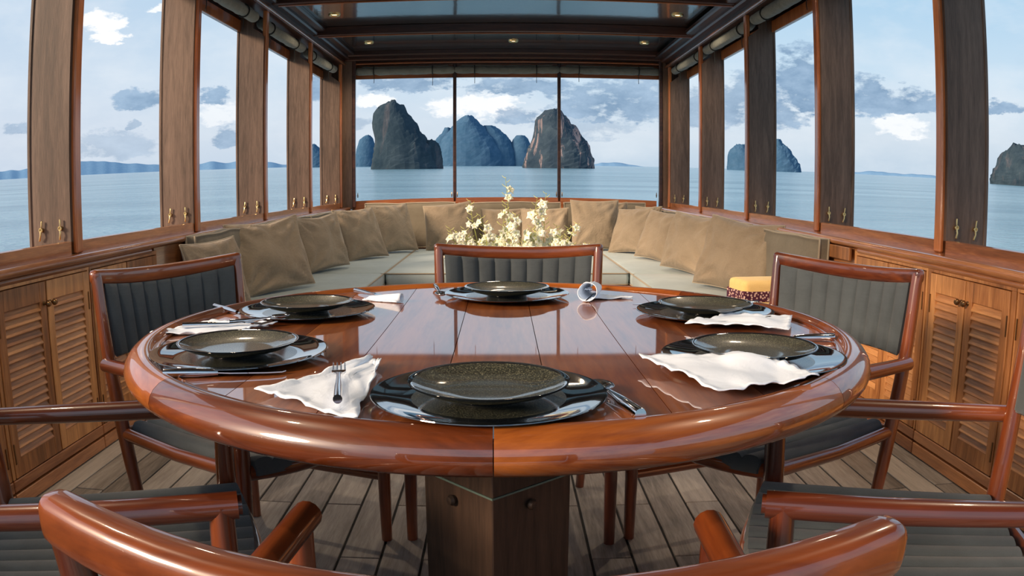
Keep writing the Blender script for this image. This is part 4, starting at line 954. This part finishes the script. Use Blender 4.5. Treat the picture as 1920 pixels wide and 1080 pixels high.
island(2600, [[(3.5, -9.63, -9.33), (3.21, -10.09, -9.11), (2.53, -10.31, -8.92), (1.4, -10.47, -8.89)]], 'small bluish island peak just left of the tall round-headed island', M_rock_far, 2)
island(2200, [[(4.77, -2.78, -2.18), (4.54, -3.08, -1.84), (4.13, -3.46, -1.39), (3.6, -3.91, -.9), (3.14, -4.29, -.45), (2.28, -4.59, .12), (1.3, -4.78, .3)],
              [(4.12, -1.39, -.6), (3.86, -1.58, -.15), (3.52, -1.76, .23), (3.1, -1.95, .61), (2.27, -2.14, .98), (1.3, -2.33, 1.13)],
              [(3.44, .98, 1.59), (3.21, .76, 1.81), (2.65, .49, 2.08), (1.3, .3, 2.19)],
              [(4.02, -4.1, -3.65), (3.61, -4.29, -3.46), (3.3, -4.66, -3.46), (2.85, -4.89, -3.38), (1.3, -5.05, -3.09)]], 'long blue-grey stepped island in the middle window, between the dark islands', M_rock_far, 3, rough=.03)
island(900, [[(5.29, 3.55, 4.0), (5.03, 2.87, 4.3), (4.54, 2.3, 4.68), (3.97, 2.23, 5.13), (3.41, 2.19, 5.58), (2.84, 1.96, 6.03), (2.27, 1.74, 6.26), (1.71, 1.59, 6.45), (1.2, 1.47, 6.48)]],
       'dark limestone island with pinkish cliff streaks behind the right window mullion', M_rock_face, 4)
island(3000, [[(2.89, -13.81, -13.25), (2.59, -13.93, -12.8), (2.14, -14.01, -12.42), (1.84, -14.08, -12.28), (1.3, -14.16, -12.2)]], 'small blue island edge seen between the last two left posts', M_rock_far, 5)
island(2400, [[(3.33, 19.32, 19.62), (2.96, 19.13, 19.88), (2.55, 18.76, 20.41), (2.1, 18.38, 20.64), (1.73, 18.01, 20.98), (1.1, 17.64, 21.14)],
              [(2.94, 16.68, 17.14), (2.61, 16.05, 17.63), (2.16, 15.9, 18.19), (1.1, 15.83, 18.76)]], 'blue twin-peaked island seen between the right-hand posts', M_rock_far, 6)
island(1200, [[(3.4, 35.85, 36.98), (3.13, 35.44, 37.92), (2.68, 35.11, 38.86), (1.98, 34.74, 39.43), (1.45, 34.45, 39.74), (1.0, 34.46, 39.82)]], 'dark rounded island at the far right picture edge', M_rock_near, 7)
def ridge(D, pts, label, seed):
    b = NB(); rows = []; nsub = 14; am = R((pts[0][0]+pts[-1][0])/2); c0 = CAMP+Vector((math.sin(am), math.cos(am), 0))*D; c0.z = seaz(c0.x, c0.y)
    for (a0, e0), (a1, e1) in zip(pts, pts[1:]):
        for k in range(nsub):
            q = k/nsub; q2 = q*q*(3-2*q); a = R(a0+(a1-a0)*q); e = e0+(e1-e0)*q2+.05*noise.noise(Vector((a*90, seed, 0))); dr = Vector((math.sin(a), math.cos(a), 0)); p = CAMP+dr*D; zb = seaz(p.x, p.y); zt = CAMP.z+D*math.tan(R(e)); hh = max(4, zt-zb)
            row = []
            for w_, f_ in ((-1.6, -.3), (-1.0, .25), (-.5, .62), (0, 1), (.6, .6), (1.4, .2), (2.0, -.3)):
                p2 = p+dr*(w_*hh*1.6); row.append(b.verts.new(Vector((p2.x, p2.y, zb+hh*f_*1))-c0))
            rows.append(row)
    for r0, r1 in zip(rows, rows[1:]):
        for j in range(6): b.faces.new((r0[j], r0[j+1], r1[j+1], r1[j]))
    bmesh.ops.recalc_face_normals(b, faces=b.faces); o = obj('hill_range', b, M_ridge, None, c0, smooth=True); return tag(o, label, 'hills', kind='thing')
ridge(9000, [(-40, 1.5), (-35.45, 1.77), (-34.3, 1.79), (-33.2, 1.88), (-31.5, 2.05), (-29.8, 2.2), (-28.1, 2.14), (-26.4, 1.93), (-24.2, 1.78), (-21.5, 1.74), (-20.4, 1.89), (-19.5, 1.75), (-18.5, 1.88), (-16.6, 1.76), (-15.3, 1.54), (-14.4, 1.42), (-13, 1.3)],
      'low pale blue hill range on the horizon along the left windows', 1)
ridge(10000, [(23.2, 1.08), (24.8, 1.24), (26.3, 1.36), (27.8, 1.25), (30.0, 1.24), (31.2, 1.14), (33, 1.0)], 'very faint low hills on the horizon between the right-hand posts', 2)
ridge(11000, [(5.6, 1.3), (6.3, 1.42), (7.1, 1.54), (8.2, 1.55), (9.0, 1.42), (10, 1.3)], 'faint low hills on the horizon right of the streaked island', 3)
